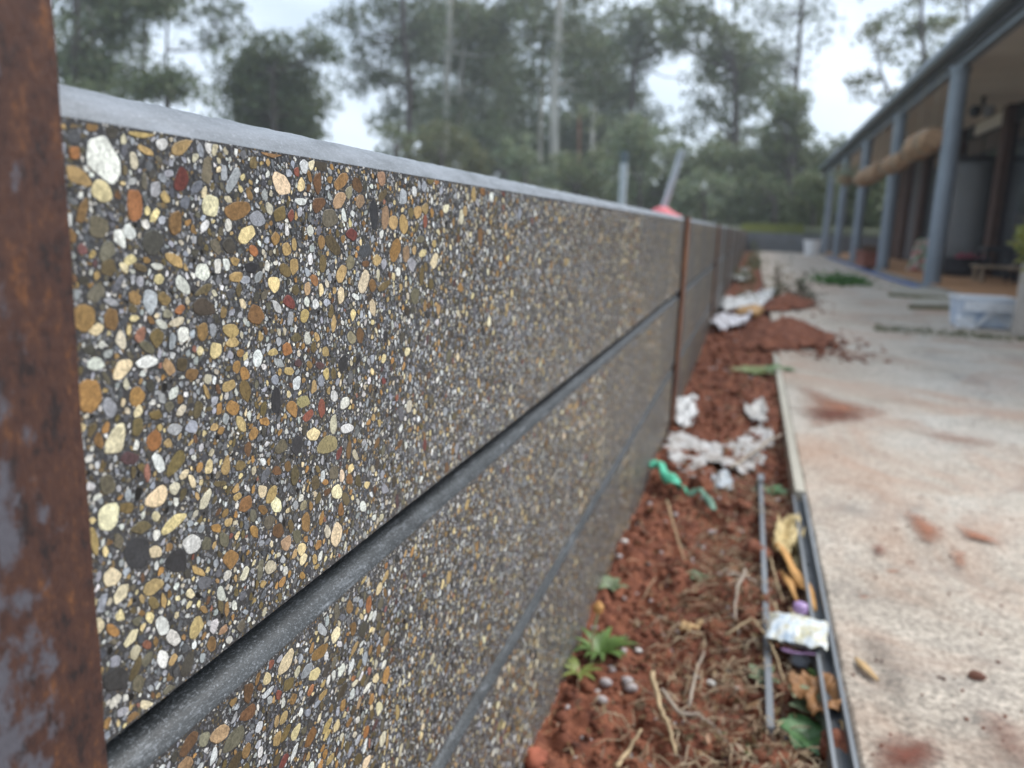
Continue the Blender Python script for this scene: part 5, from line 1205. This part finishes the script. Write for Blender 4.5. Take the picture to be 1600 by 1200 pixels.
# far forest, one mass behind everything
ctr = []; sz = []
for (u_, v_, ru, rv, nc, d_) in [(720, 120, 110, 120, 150, 72), (850, 200, 170, 120, 260, 75), (930, 140, 50, 90, 50, 75), (1000, 290, 260, 60, 260, 70), (1190, 110, 50, 60, 25, 72), (1180, 270, 90, 70, 130, 72), (1330, 320, 120, 50, 160, 70), (1100, 335, 200, 30, 260, 66), (850, 320, 200, 40, 240, 66), (640, 190, 60, 25, 25, 70), (720, 60, 60, 60, 50, 72), (420, 190, 90, 40, 60, 72), (130, 60, 70, 110, 70, 74), (760, 260, 170, 60, 150, 70)]:
    for k in range(nc):
        q = rng.uniform(-1, 1, 2)
        if (q**2).sum() > 1: continue
        c = at(u_+q[0]*ru, v_+q[1]*rv, d=d_+rng.uniform(-5, 8)); n = 26
        dd = rng.normal(size=(n, 3)); dd /= np.linalg.norm(dd, axis=1)[:, None]
        ctr.append(c+dd*rng.random((n, 1))**.5*rng.uniform(.7, 1.4)*np.array([1.1, 1.1, .7])); sz.append(rng.uniform(.35, .6, n))
leaves('far_forest', np.concatenate(ctr), np.concatenate(sz), LT['blue'], None, aspect=.7, kind='stuff', label='hazy far eucalyptus forest closing the view')
# yellow green grass on the bank above the cross wall
n = 5000; gx = rng.uniform(-.4, 1.6, n); gy_ = rng.uniform(28, 30, n)
leaves('bank_grass', [(a, b, terr(a, b)+.05) for a, b in zip(gx, gy_)], rng.uniform(.08, .2, n), leafmat('bank_leaf', (.20, .22, .05)), None, droop=-2.5, aspect=.15, kind='stuff', label='yellow green grass on the bank above the far cross wall')
print('objects', len(bpy.data.objects), 'tris', sum(len(o.data.loops)-2*len(o.data.polygons) for o in bpy.data.objects if o.type == 'MESH'))

# damp air that pales the far trees
hz = mat('haze_air'); nt = hz.node_tree
for n_ in [x for x in nt.nodes if x.type == 'BSDF_PRINCIPLED']: nt.nodes.remove(n_)
pv = N(nt, 'ShaderNodeVolumePrincipled'); pv.inputs['Color'].default_value = (.92, .96, 1, 1); pv.inputs['Density'].default_value = .0022; pv.inputs['Anisotropy'].default_value = .2
nt.links.new(pv.outputs[0], nt.nodes['Material Output'].inputs['Volume'])
B().box((-145, -65, -1.9), (145, 165, 27)).out('haze', hz, None, kind='stuff', label='thin damp haze between the camera and the trees')
